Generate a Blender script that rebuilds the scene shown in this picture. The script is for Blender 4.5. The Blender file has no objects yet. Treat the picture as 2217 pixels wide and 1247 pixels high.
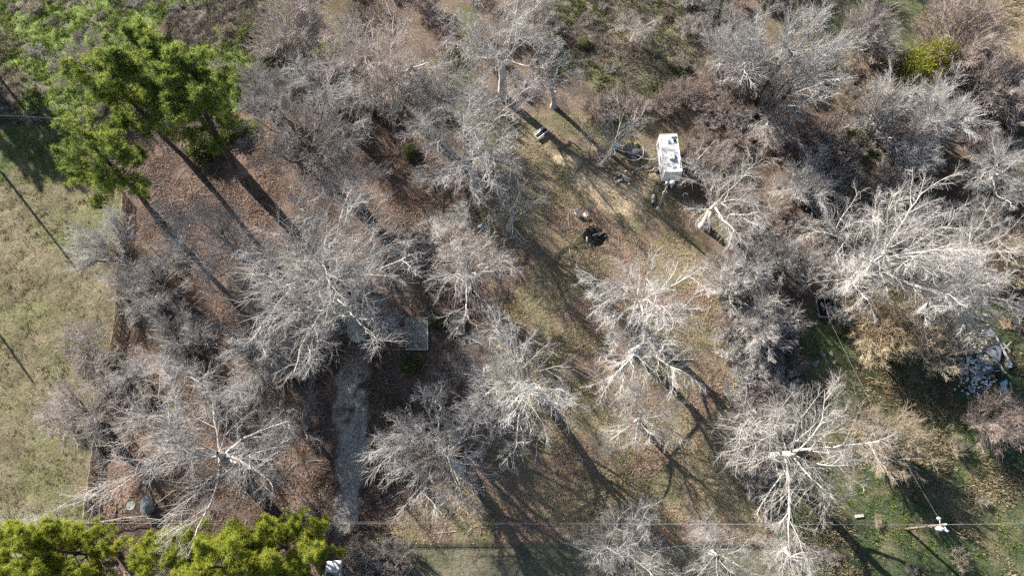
import bpy, math, random
import numpy as np
from mathutils import Vector, Matrix

# ------------------------------------------------------------------ camera, sky, sun, exposure
scene = bpy.context.scene
col = scene.collection
CAM_H, CAM_T, CAM_F = 80.0, math.radians(22.9), 1478.0     # metres, tilt off the plumb line, focal length in photo pixels
cam_data = bpy.data.cameras.new("camera")
cam_data.sensor_width = 36.0
cam_data.lens = 36.0 * CAM_F / 2217.0
cam_data.clip_start = 0.5
cam_data.clip_end = 3000
cam = bpy.data.objects.new("camera", cam_data)
cam.location = (0, 0, CAM_H)
cam.rotation_euler = (CAM_T, 0, 0)
col.objects.link(cam)
scene.camera = cam

SUN_EL = math.radians(24.5)
SUN_DIR = Vector((0.69 * math.cos(SUN_EL), -0.724 * math.cos(SUN_EL), -math.sin(SUN_EL))).normalized()
world = bpy.data.worlds.new("World")
scene.world = world
world.use_nodes = True
wn = world.node_tree.nodes
bg = wn["Background"]
sky = wn.new("ShaderNodeTexSky")
sky.sky_type = 'NISHITA'
sky.sun_disc = False
sky.sun_elevation = SUN_EL
sky.sun_rotation = math.atan2(-SUN_DIR.x, -SUN_DIR.y)
world.node_tree.links.new(sky.outputs[0], bg.inputs[0])
bg.inputs[1].default_value = 0.055
sun_data = bpy.data.lights.new("sun", 'SUN')
sun_data.energy = 5.0
sun_data.angle = math.radians(0.53)
sun_data.color = (1.0, 0.95, 0.87)
sun = bpy.data.objects.new("sun", sun_data)
sun.rotation_euler = SUN_DIR.to_track_quat('-Z', 'Y').to_euler()
sun.location = (-60, 60, 60)
col.objects.link(sun)
scene.view_settings.view_transform = 'Standard'
scene.view_settings.look = 'None'
scene.view_settings.gamma = 1
scene.view_settings.use_curve_mapping = False
scene.view_settings.exposure = 1.64
scene.cycles.max_bounces = 3
scene.cycles.diffuse_bounces = 1
scene.cycles.glossy_bounces = 2
scene.cycles.transmission_bounces = 3
scene.cycles.use_denoising = False
scene.cycles.use_adaptive_sampling = True
scene.cycles.adaptive_threshold = 0.025

# ------------------------------------------------------------------ helpers
def G(px, py, z=0.0):
    """ground position (at height z) of a place measured on the photograph"""
    x = px - 1108.5
    y = 623.5 - py
    yy = y * math.cos(CAM_T) + CAM_F * math.sin(CAM_T)
    zz = CAM_F * math.cos(CAM_T) - y * math.sin(CAM_T)
    t = (CAM_H - z) / zz
    return Vector((x * t, yy * t, z))

def pxm(px, py, z=0.0):
    """photo pixels per metre at that place"""
    y = 623.5 - py
    return (CAM_F * math.cos(CAM_T) - y * math.sin(CAM_T)) / (CAM_H - z)

def tag(o, label=None, cat=None, group=None, kind=None):
    if label: o["label"] = label
    if cat: o["category"] = cat
    if group: o["group"] = group
    if kind: o["kind"] = kind
    return o

def empty(name, loc, rz=0.0, s=1.0):
    o = bpy.data.objects.new(name, None)
    o.empty_display_size = 0.2
    o.location = loc
    o.rotation_euler = (0, 0, rz)
    o.scale = (s, s, s) if not hasattr(s, '__len__') else s
    col.objects.link(o)
    return o

def np_mesh(name, verts, faces, mat, smooth=False):
    """faces: list of int arrays (n,3) or (n,4)"""
    me = bpy.data.meshes.new(name)
    verts = np.ascontiguousarray(verts, dtype=np.float32)
    me.vertices.add(len(verts))
    me.vertices.foreach_set("co", verts.ravel())
    idx = np.concatenate([f.ravel() for f in faces]).astype(np.int32)
    tot = np.concatenate([np.full(len(f), f.shape[1]) for f in faces]).astype(np.int32)
    start = np.concatenate([[0], np.cumsum(tot)[:-1]]).astype(np.int32)
    me.loops.add(len(idx))
    me.loops.foreach_set("vertex_index", idx)
    me.polygons.add(len(tot))
    me.polygons.foreach_set("loop_start", start)
    me.polygons.foreach_set("loop_total", tot)
    if smooth:
        me.polygons.foreach_set("use_smooth", np.ones(len(tot), dtype=bool))
    me.update(calc_edges=True)
    me.materials.append(mat)
    return me

def obj(name, me, parent=None):
    o = bpy.data.objects.new(name, me)
    col.objects.link(o)
    if parent is not None:
        o.parent = parent
    return o

class MB:
    """collects simple solids; build() links them as one mesh object"""
    def __init__(s):
        s.v, s.f = [], []
    def add(s, vs, fs):
        n = len(s.v)
        s.v += [tuple(v) for v in vs]
        s.f += [tuple(i + n for i in f) for f in fs]
    def box(s, c, size, rz=0.0, rx=0.0, ry=0.0, bev=0.0):
        hx, hy, hz = size[0] / 2, size[1] / 2, size[2] / 2
        M = Matrix.Translation(c) @ Matrix.Rotation(rz, 4, 'Z') @ Matrix.Rotation(ry, 4, 'Y') @ Matrix.Rotation(rx, 4, 'X')
        if bev > 0:
            b = min(bev, hx * .9, hy * .9, hz * .9)
            pts = []
            for z, e in ((-hz, b), (-hz + b, 0), (hz - b, 0), (hz, b)):
                x, y = hx - e, hy - e
                c2 = b
                ring = [(-x + c2, -y), (x - c2, -y), (x, -y + c2), (x, y - c2), (x - c2, y), (-x + c2, y), (-x, y - c2), (-x, -y + c2)]
                pts += [M @ Vector((p[0], p[1], z)) for p in ring]
            fs = [tuple(range(7, -1, -1)), tuple(range(24, 32))]
            for k in range(3):
                for i in range(8):
                    j = (i + 1) % 8
                    fs.append((k * 8 + i, k * 8 + j, k * 8 + 8 + j, k * 8 + 8 + i))
            s.add(pts, fs)
            return
        pts = [M @ Vector((x * hx, y * hy, z * hz)) for z in (-1, 1) for x, y in ((-1, -1), (1, -1), (1, 1), (-1, 1))]
        s.add(pts, [(3, 2, 1, 0), (4, 5, 6, 7), (0, 1, 5, 4), (1, 2, 6, 5), (2, 3, 7, 6), (3, 0, 4, 7)])
    def tube(s, pts, r, n=6, cap=True):
        pts = [Vector(p) for p in pts]
        rs = r if hasattr(r, '__len__') else [r] * len(pts)
        base = []
        ref = None
        for i, p in enumerate(pts):
            d = (pts[min(i + 1, len(pts) - 1)] - pts[max(i - 1, 0)]).normalized()
            if ref is None:
                ref = Vector((0, 0, 1)) if abs(d.z) < .9 else Vector((1, 0, 0))
            u = d.cross(ref).normalized()
            w = d.cross(u).normalized()
            for k in range(n):
                a = 2 * math.pi * k / n
                base.append(p + (u * math.cos(a) + w * math.sin(a)) * rs[i])
        fs = []
        for i in range(len(pts) - 1):
            for k in range(n):
                j = (k + 1) % n
                fs.append((i * n + k, i * n + j, i * n + n + j, i * n + n + k))
        if cap:
            fs.append(tuple(range(n - 1, -1, -1)))
            m = (len(pts) - 1) * n
            fs.append(tuple(range(m, m + n)))
        s.add(base, fs)
    def torus(s, c, R, r, n=18, m=6, axis='Z', a0=0.0, a1=2 * math.pi):
        closed = abs(a1 - a0 - 2 * math.pi) < 1e-4
        cnt = n if closed else n + 1
        pts = []
        for i in range(cnt):
            a = a0 + (a1 - a0) * i / n
            for k in range(m):
                b = 2 * math.pi * k / m
                x, y, z = (R + r * math.cos(b)) * math.cos(a), (R + r * math.cos(b)) * math.sin(a), r * math.sin(b)
                if axis == 'X': x, y, z = z, x, y
                if axis == 'Y': x, y, z = x, z, y
                pts.append((c[0] + x, c[1] + y, c[2] + z))
        fs = []
        for i in range(n):
            i2 = (i + 1) % cnt
            for k in range(m):
                k2 = (k + 1) % m
                fs.append((i * m + k, i2 * m + k, i2 * m + k2, i * m + k2))
        s.add(pts, fs)
    def grid_loft(s, rings, close_ends=True):
        n = len(rings[0])
        pts = [p for r in rings for p in r]
        fs = []
        for i in range(len(rings) - 1):
            for k in range(n):
                j = (k + 1) % n
                fs.append((i * n + k, i * n + j, i * n + n + j, i * n + n + k))
        if close_ends:
            fs.append(tuple(range(n - 1, -1, -1)))
            m = (len(rings) - 1) * n
            fs.append(tuple(range(m, m + n)))
        s.add(pts, fs)
    def mesh(s, name, mat, smooth=False):
        me = bpy.data.meshes.new(name)
        me.from_pydata(s.v, [], s.f)
        me.materials.append(mat)
        if smooth:
            me.polygons.foreach_set("use_smooth", [True] * len(me.polygons))
        me.update()
        return me
    def build(s, name, mat, parent=None, smooth=False):
        return obj(name, s.mesh(name, mat, smooth), parent)

# ------------------------------------------------------------------ materials
def mat_new(name):
    m = bpy.data.materials.new(name)
    m.use_nodes = True
    nt = m.node_tree
    return m, nt.nodes, nt.links, nt.nodes["Principled BSDF"]

def mat_plain(name, c1, c2=None, scale=6.0, rough=0.85, bump=0.0, metal=0.0, rnd=0.0, detail=5.0, stretch=(1, 1, 1)):
    """two tones mixed by noise, a little relief, a shade that differs from object to object"""
    m, N, L, p = mat_new(name)
    c2 = c2 or tuple(x * 0.7 for x in c1)
    tc = N.new("ShaderNodeTexCoord")
    mp = N.new("ShaderNodeMapping")
    mp.inputs["Scale"].default_value = stretch
    L.new(tc.outputs["Object"], mp.inputs[0])
    nz = N.new("ShaderNodeTexNoise")
    nz.inputs["Scale"].default_value = scale
    nz.inputs["Detail"].default_value = detail
    nz.inputs["Roughness"].default_value = 0.65
    L.new(mp.outputs[0], nz.inputs["Vector"])
    rp = N.new("ShaderNodeValToRGB")
    rp.color_ramp.elements[0].position = 0.35
    rp.color_ramp.elements[1].position = 0.66
    rp.color_ramp.elements[0].color = (*c2, 1)
    rp.color_ramp.elements[1].color = (*c1, 1)
    L.new(nz.outputs["Fac"], rp.inputs[0])
    out = rp.outputs[0]
    if rnd:
        oi = N.new("ShaderNodeObjectInfo")
        hs = N.new("ShaderNodeHueSaturation")
        mr = N.new("ShaderNodeMapRange")
        mr.inputs[3].default_value = 1 - rnd
        mr.inputs[4].default_value = 1 + rnd
        L.new(oi.outputs["Random"], mr.inputs[0])
        L.new(mr.outputs[0], hs.inputs["Value"])
        fr = N.new("ShaderNodeMath"); fr.operation = 'MULTIPLY'; fr.inputs[1].default_value = 7.31
        fq = N.new("ShaderNodeMath"); fq.operation = 'FRACT'
        ms = N.new("ShaderNodeMapRange"); ms.inputs[3].default_value = .65; ms.inputs[4].default_value = 1.3
        L.new(oi.outputs["Random"], fr.inputs[0]); L.new(fr.outputs[0], fq.inputs[0]); L.new(fq.outputs[0], ms.inputs[0]); L.new(ms.outputs[0], hs.inputs["Saturation"])
        L.new(out, hs.inputs["Color"])
        out = hs.outputs[0]
    L.new(out, p.inputs["Base Color"])
    p.inputs["Roughness"].default_value = rough
    p.inputs["Metallic"].default_value = metal
    p.inputs["Specular IOR Level"].default_value = 0.3 if rough > .6 else 0.5
    if bump:
        b = N.new("ShaderNodeBump")
        b.inputs["Strength"].default_value = bump
        b.inputs["Distance"].default_value = 0.03
        L.new(nz.outputs["Fac"], b.inputs["Height"])
        L.new(b.outputs[0], p.inputs["Normal"])
    return m

def mat_leafy(name, cols, trans=0.35, rough=0.7, by='island'):
    """leaf or blade material: each leaf takes one of several tones, light passes through a little"""
    m, N, L, p = mat_new(name)
    N.remove(p)
    ge = N.new("ShaderNodeNewGeometry")
    rp = N.new("ShaderNodeValToRGB")
    el = rp.color_ramp.elements
    while len(el) < len(cols):
        el.new(0.5)
    for i, c in enumerate(cols):
        el[i].position = i / max(1, len(cols) - 1)
        el[i].color = (*c, 1)
    tc = N.new("ShaderNodeTexCoord")
    nz = N.new("ShaderNodeTexNoise")
    nz.inputs["Scale"].default_value = 0.35
    nz.inputs["Detail"].default_value = 3
    L.new(tc.outputs["Object"], nz.inputs["Vector"])
    mx = N.new("ShaderNodeMath"); mx.operation = 'MULTIPLY_ADD'
    L.new(nz.outputs["Fac"], mx.inputs[0]); mx.inputs[1].default_value = 1.1; mx.inputs[2].default_value = -0.55
    ad = N.new("ShaderNodeMath"); ad.operation = 'ADD'; ad.use_clamp = True
    L.new(ge.outputs["Random Per Island"], ad.inputs[0]); L.new(mx.outputs[0], ad.inputs[1])
    L.new(ad.outputs[0], rp.inputs[0])
    d = N.new("ShaderNodeBsdfDiffuse")
    t = N.new("ShaderNodeBsdfTranslucent")
    ms = N.new("ShaderNodeMixShader")
    ms.inputs[0].default_value = trans
    L.new(rp.outputs[0], d.inputs[0]); L.new(rp.outputs[0], t.inputs[0])
    L.new(d.outputs[0], ms.inputs[1]); L.new(t.outputs[0], ms.inputs[2])
    L.new(ms.outputs[0], N["Material Output"].inputs[0])
    return m

M = {}
M['bark_pale'] = mat_plain('bark_pale', (.62, .585, .54), (.36, .33, .295), 2.5, .95, rnd=.16, bump=.4)
M['bark_grey'] = mat_plain('bark_grey', (.52, .495, .475), (.31, .285, .27), 2.5, .95, rnd=.2, bump=.4)
M['bark_pink'] = mat_plain('bark_pink', (.44, .375, .34), (.25, .205, .185), 2.5, .95, rnd=.22)
M['bark_tan'] = mat_plain('bark_tan', (.52, .435, .32), (.30, .24, .17), 2.5, .95, rnd=.2, bump=.4)
M['bark_brown'] = mat_plain('bark_brown', (.40, .33, .29), (.23, .185, .16), 2.5, .95, rnd=.22)
M['bark_dark'] = mat_plain('bark_dark', (.10, .08, .07), (.05, .04, .035), 3.0, .95, bump=.5)
M['needle'] = mat_leafy('pine_needle', [(.10, .155, .03), (.25, .31, .05), (.42, .44, .075), (.58, .54, .10)], .5)  # sunlight painted into the tones: bright yellow-green for the sunlit bottom pines
M['needle_dark'] = mat_leafy('pine_needle_dark', [(.06, .115, .045), (.14, .21, .06), (.28, .34, .08), (.46, .46, .10)], .5)  # shaded twin: darker tones painted in for crowns seen from their shade side
M['cedar'] = mat_leafy('cedar_leaf', [(.13, .15, .025), (.24, .25, .04), (.38, .36, .07)], .3)
M['evergreen'] = mat_leafy('shrub_leaf', [(.05, .07, .03), (.10, .12, .045), (.17, .18, .07), (.22, .21, .10)], .25)
M['mistletoe'] = mat_leafy('mistletoe_leaf', [(.22, .24, .04), (.38, .36, .06)], .3)
M['dead_leaf'] = mat_leafy('dead_leaf', [(.06, .04, .032), (.12, .075, .058), (.19, .12, .092), (.27, .185, .145), (.36, .28, .21)], .1)
M['dead_leaf_tan'] = mat_leafy('dead_leaf_tan', [(.14, .09, .055), (.27, .185, .10), (.36, .24, .175), (.46, .36, .22)], .1)
M['grass_dry'] = mat_leafy('grass_dry', [(.10, .085, .045), (.175, .15, .08), (.25, .21, .125), (.33, .28, .175)], .2)
M['grass_green'] = mat_leafy('grass_green', [(.06, .09, .03), (.12, .17, .04), (.20, .26, .06), (.32, .34, .12)], .35)
M['weed_brown'] = mat_leafy('weed_brown', [(.10, .085, .072), (.18, .15, .125), (.29, .245, .205), (.40, .345, .28)], .2)
M['weed_tan'] = mat_leafy('weed_tan', [(.13, .10, .06), (.25, .20, .12), (.38, .31, .20), (.46, .38, .25)], .15)
M['vine'] = mat_plain('vine', (.17, .12, .09), (.08, .055, .04), 4, .95)
M['white_paint'] = mat_plain('white_paint', (.82, .82, .80), (.66, .66, .64), 1.3, .45)
M['trailer_white'] = mat_plain('trailer_white', (.60, .60, .59), (.49, .49, .485), 0.9, .5, stretch=(1, .35, 1))
M['trailer_front'] = mat_plain('trailer_front', (.74, .75, .75), (.60, .61, .62), 1.6, .45)
M['white_plastic'] = mat_plain('white_plastic', (.80, .80, .78), (.68, .68, .66), 4, .5)
M['galvanised'] = mat_plain('galvanised', (.55, .56, .57), (.40, .41, .42), 5, .45, metal=.4)
M['black'] = mat_plain('black_rubber', (.022, .022, .024), (.012, .012, .013), 8, .7)
M['charcoal'] = mat_plain('charcoal', (.018, .017, .017), (.008, .008, .008), 9, .95, bump=.8)
M['ash'] = mat_plain('ash', (.30, .29, .28), (.06, .055, .05), 5, .95, bump=.4)
M['glass'] = mat_plain('dark_glass', (.03, .035, .04), (.02, .025, .03), 3, .08)
M['concrete'] = mat_plain('concrete', (.30, .305, .265), (.15, .155, .135), 1.1, .9, bump=.3)
M['concrete_pale'] = mat_plain('concrete_pale', (.50, .49, .45), (.36, .35, .32), 3, .9, bump=.2)
M['stone'] = mat_plain('stone', (.58, .53, .46), (.38, .34, .29), 3, .9, rnd=.25)
M['wood_pole'] = mat_plain('wood_pole', (.34, .26, .19), (.18, .13, .095), 3, .9, stretch=(6, 6, .6))
M['wood_grey'] = mat_plain('wood_grey', (.30, .285, .265), (.17, .16, .15), 3, .9, rnd=.25, stretch=(3, 3, 3))
M['wood_tan'] = mat_plain('wood_tan', (.42, .30, .17), (.28, .19, .10), 4, .85, rnd=.15)
M['wood_ochre'] = mat_plain('wood_ochre', (.34, .19, .06), (.20, .11, .035), 4, .8)
M['brick'] = mat_plain('brick_clay', (.33, .13, .08), (.20, .08, .05), 6, .9, rnd=.2)
M['tarp_grey'] = mat_plain('tarp_grey', (.42, .44, .47), (.26, .28, .30), 2.2, .55, bump=.5)
M['tarp_slate'] = mat_plain('tarp_slate', (.20, .215, .24), (.10, .11, .125), 1.6, .6, bump=.6)
M['tarp_blue'] = mat_plain('tarp_blue', (.10, .25, .38), (.05, .13, .20), 2, .5)
M['sky_blue'] = mat_plain('sky_blue_plastic', (.33, .58, .70), (.24, .46, .58), 3, .4)
M['letter'] = mat_plain('letter_ink', (.06, .07, .10), (.05, .06, .09), 3, .6)
M['red_ink'] = mat_plain('red_ink', (.35, .20, .22), (.28, .15, .17), 3, .6)
M['wire'] = mat_plain('wire', (.38, .38, .37), (.3, .3, .29), 2, .5)
M['wire_fence'] = mat_plain('fence_wire', (.45, .44, .42), (.30, .29, .27), 2, .5, metal=.3)
M['car_white'] = mat_plain('car_paint', (.80, .81, .82), (.76, .77, .78), 1, .22)
M['lamp_glass'] = mat_plain('lamp_glass', (.70, .74, .78), (.55, .6, .64), 5, .2)
M['steel'] = mat_plain('steel', (.5, .5, .5), (.36, .36, .36), 6, .35, metal=.8)

def mat_ground():
    m, N, L, p = mat_new('ground_earth')
    at = N.new("ShaderNodeAttribute"); at.attribute_name = "tint"
    ge = N.new("ShaderNodeNewGeometry")
    n1 = N.new("ShaderNodeTexNoise"); n1.inputs["Scale"].default_value = 2.6; n1.inputs["Detail"].default_value = 8; n1.inputs["Roughness"].default_value = .75
    n2 = N.new("ShaderNodeTexNoise"); n2.inputs["Scale"].default_value = 9.0; n2.inputs["Detail"].default_value = 5; n2.inputs["Roughness"].default_value = .7
    n3 = N.new("ShaderNodeTexNoise"); n3.inputs["Scale"].default_value = 0.5; n3.inputs["Detail"].default_value = 6
    for n in (n1, n2, n3):
        L.new(ge.outputs["Position"], n.inputs["Vector"])
    r1 = N.new("ShaderNodeMapRange"); r1.inputs[1].default_value = .3; r1.inputs[2].default_value = .7; r1.inputs[3].default_value = .5; r1.inputs[4].default_value = 1.45
    r2 = N.new("ShaderNodeMapRange"); r2.inputs[1].default_value = .3; r2.inputs[2].default_value = .7; r2.inputs[3].default_value = .6; r2.inputs[4].default_value = 1.38
    r3 = N.new("ShaderNodeMapRange"); r3.inputs[1].default_value = .3; r3.inputs[2].default_value = .7; r3.inputs[3].default_value = .492; r3.inputs[4].default_value = .508
    L.new(n1.outputs["Fac"], r1.inputs[0]); L.new(n2.outputs["Fac"], r2.inputs[0]); L.new(n3.outputs["Fac"], r3.inputs[0])
    mu = N.new("ShaderNodeMath"); mu.operation = 'MULTIPLY'
    L.new(r1.outputs[0], mu.inputs[0]); L.new(r2.outputs[0], mu.inputs[1])
    hs = N.new("ShaderNodeHueSaturation")
    L.new(at.outputs["Color"], hs.inputs["Color"]); L.new(mu.outputs[0], hs.inputs["Value"]); L.new(r3.outputs[0], hs.inputs["Hue"])
    L.new(hs.outputs[0], p.inputs["Base Color"])
    p.inputs["Roughness"].default_value = .95
    p.inputs["Specular IOR Level"].default_value = .1
    ad = N.new("ShaderNodeMath"); ad.operation = 'ADD'
    L.new(n1.outputs["Fac"], ad.inputs[0]); L.new(n2.outputs["Fac"], ad.inputs[1])
    b = N.new("ShaderNodeBump"); b.inputs["Strength"].default_value = .8; b.inputs["Distance"].default_value = .2
    L.new(ad.outputs[0], b.inputs["Height"]); L.new(b.outputs[0], p.inputs["Normal"])
    return m
M['ground'] = mat_ground()

# ------------------------------------------------------------------ noise and zones on the ground plane
def _hash(ix, iy, seed):
    h = (ix.astype(np.int64) * 374761393 + iy.astype(np.int64) * 668265263 + seed * 974634777) & 0x7fffffff
    h = (h ^ (h >> 13)) * 1274126177 & 0x7fffffff
    return ((h ^ (h >> 16)) & 0xffff) / 65535.0
def vnoise(x, y, scale, seed=0, octaves=1):
    out = np.zeros_like(x); amp = 1.0; tot = 0
    for o in range(octaves):
        u, v = x / scale * 2 ** o, y / scale * 2 ** o
        ix, iy = np.floor(u), np.floor(v)
        fx, fy = u - ix, v - iy
        fx = fx * fx * (3 - 2 * fx); fy = fy * fy * (3 - 2 * fy)
        a = _hash(ix, iy, seed + o); b = _hash(ix + 1, iy, seed + o); c = _hash(ix, iy + 1, seed + o); d = _hash(ix + 1, iy + 1, seed + o)
        out += amp * (a + (b - a) * fx + (c - a) * fy + (a - b - c + d) * fx * fy); tot += amp; amp *= .5
    return out / tot
def poly_w(pts):
    return np.array([G(*p)[:2] for p in pts])
def in_poly(x, y, poly):
    r = np.zeros(x.shape, bool)
    n = len(poly)
    for i in range(n):
        x0, y0 = poly[i]; x1, y1 = poly[(i + 1) % n]
        if y0 == y1: continue
        c = ((y0 > y) != (y1 > y)) & (x < (x1 - x0) * (y - y0) / (y1 - y0) + x0)
        r ^= c
    return r
def seg_dist(x, y, line):
    best = np.full(x.shape, 1e9)
    for (x0, y0), (x1, y1) in zip(line[:-1], line[1:]):
        dx, dy = x1 - x0, y1 - y0
        t = np.clip(((x - x0) * dx + (y - y0) * dy) / (dx * dx + dy * dy), 0, 1)
        best = np.minimum(best, np.hypot(x - x0 - t * dx, y - y0 - t * dy))
    return best

ZONE = {
    'field': poly_w([(-400, 400), (140, 395), (272, 430), (262, 700), (242, 800), (212, 960), (192, 1138), (100, 1146), (-400, 1150)]),
    'weeds': poly_w([(-500, -250), (560, -250), (600, 120), (545, 225), (420, 262), (180, 268), (-500, 262)]),
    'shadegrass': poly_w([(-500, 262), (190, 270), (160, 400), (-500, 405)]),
    'litter': poly_w([(272, 430), (200, 300), (420, 262), (560, 262), (830, 225), (1000, 380), (1062, 430), (1058, 700), (1052, 1010), (1050, 1100), (830, 1180), (760, 1300), (200, 1300), (192, 1138), (212, 960), (242, 800), (262, 700)]),
    'lot': poly_w([(1050, 420), (1090, 250), (1420, 240), (1500, 480), (1560, 640), (1600, 760), (1590, 900), (1660, 1120), (1660, 1178), (800, 1178), (900, 1080), (1052, 1000)]),
    'topweeds': poly_w([(1100, -150), (1640, -150), (1560, 60), (1500, 160), (1400, 215), (1290, 205), (1220, 90)]),
    'green': poly_w([(1690, 690), (1800, 660), (1990, 700), (2130, 640), (2400, 760), (2400, 1500), (1640, 1500), (1680, 1150), (1700, 820)]),
    'topgrass': poly_w([(1740, -200), (2400, -200), (2400, 120), (2240, 130), (2080, 110), (1900, 130), (1760, 60)]),
    'verge': poly_w([(845, 1177), (1720, 1177), (1720, 1500), (790, 1500)]),
}
VERGE_Y = G(1000, 1177).y
DRIVE = [tuple(G(*p)[:2]) for p in [(745, 1115), (752, 1040), (765, 960), (757, 880), (772, 800), (800, 730), (850, 620), (895, 540), (935, 500), (1000, 455)]]
SAND = [((1335, 428), 4.6, 3.0), ((1278, 398), 3.0, 1.5), ((1282, 318), 1.2, .7), ((1180, 400), 1.4, .6), ((1405, 395), 1.5, .8), ((1420, 380), 1.2, .7), ((1225, 345), 2.0, 1.0), ((1390, 410), 1.4, .7)]
def smooth(a, e0, e1):
    t = np.clip((a - e0) / (e1 - e0), 0, 1)
    return t * t * (3 - 2 * t)

def ground_height(x, y):
    h = (vnoise(x, y, 9, 3, 2) - .5) * .22
    far = smooth(np.hypot(x, y - 35), 110, 400)
    h = h * (1 - far)
    inx = smooth(x, G(840, 1200).x - 1, G(870, 1200).x) * (1 - smooth(x, 30, 36))
    h -= .32 * (1 - smooth(y, VERGE_Y - .35, VERGE_Y)) * inx
    return h
def gz(x, y):
    return float(ground_height(np.array([float(x)]), np.array([float(y)]))[0])
def at(px, py, dz=0.0):
    p = G(px, py)
    p.z = gz(p.x, p.y) + dz
    return p

# ------------------------------------------------------------------ the ground sheet
def build_ground():
    def axis(a, b, step, far):
        c = np.arange(a, b + step, step)
        out, s = [], step
        e = c[-1]
        while e < far:
            s *= 1.35; e += s; out.append(e)
        lo, s = [], step
        e = c[0]
        while e > -far:
            s *= 1.35; e -= s; lo.append(e)
        return np.concatenate([lo[::-1], c, out])
    xs = axis(-86, 86, .38, 900); ys = axis(-8, 90, .38, 900)
    X, Y = np.meshgrid(xs, ys)
    x, y = X.ravel(), Y.ravel()
    wx = x + (vnoise(x, y, 2.2, 11, 3) - .5) * 2.6
    wy = y + (vnoise(x, y, 2.2, 12, 3) - .5) * 2.6
    big = vnoise(x, y, 7, 21, 3); mid = vnoise(x, y, 1.8, 22, 3); fine = vnoise(x, y, .7, 23, 2)
    n = len(x)
    C = np.empty((n, 3)); 
    def mix(a, b, t):
        return np.array(a)[None, :] * (1 - t[:, None]) + np.array(b)[None, :] * t[:, None]
    C[:] = mix((.12, .085, .065), (.20, .15, .11), smooth(mid, .3, .7))           # brush floor
    t = smooth(big, .55, .75); C = C * (1 - t[:, None]) + np.array((.12, .12, .055)) * t[:, None]
    lump = np.full(n, .05)
    def zone(name, cc, lm=None, warp=1.0):
        k = in_poly(x + (wx - x) * warp, y + (wy - y) * warp, ZONE[name])
        C[k] = cc[k]
        if lm is not None: lump[k] = lm
    wc = mix((.20, .26, .075), (.20, .17, .135), smooth(big * .5 + mid * .5, .40, .56))
    zone('weeds', wc, .30)
    tw = mix((.20, .19, .11), (.19, .155, .12), smooth(mid * .5 + big * .5, .4, .62))
    zone('topweeds', tw, .22)
    zone('topgrass', mix((.13, .14, .07), (.28, .22, .14), smooth(big, .45, .7)), .2)
    zone('green', mix((.075, .095, .05), (.18, .16, .095), smooth(mid * .5 + big * .5, .46, .66)), .16)
    lc = mix((.085, .062, .05), (.165, .115, .09), smooth(mid, .3, .7))
    lc = lc * (.72 + .6 * smooth(vnoise(x, y, 3.2, 77, 3), .3, .7))[:, None]
    zone('litter', lc, .05, .6)
    lt = mix((.15, .14, .08), (.25, .205, .13), smooth(mid * .6 + big * .4, .38, .6))
    tp = smooth(vnoise(x, y, 4, 31, 3), .5, .68)
    lt = lt * (1 - tp[:, None]) + mix((.25, .18, .14), (.19, .14, .10), mid) * tp[:, None]
    zone('lot', lt, .05, .8)
    fc = mix((.155, .135, .082), (.225, .19, .12), smooth(mid * .7 + fine * .3, .35, .65))
    fg = .6 * smooth(vnoise(x, y, 6, 41, 3) + .12 * smooth(x, -66, -52) + .12 * smooth(y, 34, 46), .6, .82)
    fc = fc * (1 - fg[:, None]) + np.array((.165, .175, .075)) * fg[:, None]
    zone('field', fc, .13, .25)
    sg = mix((.10, .12, .05), (.17, .15, .09), smooth(mid, .35, .65))  # ground colour darkened for the tree shade lying on this corner
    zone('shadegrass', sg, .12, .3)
    vg = mix((.125, .12, .08), (.185, .165, .115), smooth(mid * .6 + fine * .4, .35, .65))
    zone('verge', vg, .03, 0.0)
    # gravel drive
    d = seg_dist(wx, wy, DRIVE)
    wy_ = np.interp(y, [G(0, 830).y, G(0, 760).y, G(0, 600).y, G(0, 540).y], [1.0, .25, .2, .75])
    k = (1 - smooth(d, 1.4, 2.0)) * smooth(mid + fine * .5, .40, .66) * wy_
    gc = mix((.50, .455, .40), (.30, .275, .245), smooth(mid, .3, .7))
    C = C * (1 - k[:, None]) + gc * k[:, None]
    # bare sand
    for (p, a, b) in SAND:
        c = G(*p)
        ca, sa = math.cos(-.5), math.sin(-.5)
        u = ((wx - c.x) * ca + (wy - c.y) * sa) / a; v = (-(wx - c.x) * sa + (wy - c.y) * ca) / b
        k = (1 - smooth(np.hypot(u, v), .7, 1.05)) * (.65 + .35 * smooth(mid, .3, .5))
        C = C * (1 - k[:, None]) + np.array((.60, .465, .30))[None, :] * k[:, None]
        lump *= 1 - .8 * k
    # bare patch inside the pen and the pale dust by the bottom pines
    for p, r, cc in (((245, 1060), 3.4, (.30, .20, .15)), ((60, 1165), 4.5, (.34, .31, .27)), ((640, 1170), 3.0, (.24, .15, .105)), ((660, 1090), 2.2, (.26, .165, .11))):
        c = G(*p)
        k = .8 * (1 - smooth(np.hypot(wx - c.x, wy - c.y), r * .5, r))
        C = C * (1 - k[:, None]) + np.array(cc)[None, :] * k[:, None]
    far = smooth(np.hypot(x, y - 35), 120, 300)
    h = ground_height(x, y) + lump * (1 - far) * ((vnoise(x, y, 1.1, 51, 2) - .5) * 1.6)
    V = np.stack([x, y, h], 1)
    ny, nx = X.shape
    I = np.arange(n).reshape(ny, nx)
    F = np.stack([I[:-1, :-1].ravel(), I[:-1, 1:].ravel(), I[1:, 1:].ravel(), I[1:, :-1].ravel()], 1)
    me = np_mesh('ground', V, [F], M['ground'], smooth=True)
    a = me.color_attributes.new("tint", 'FLOAT_COLOR', 'POINT')
    a.data.foreach_set("color", np.concatenate([C, np.ones((n, 1))], 1).astype(np.float32).ravel())
    o = obj('ground', me)
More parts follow.
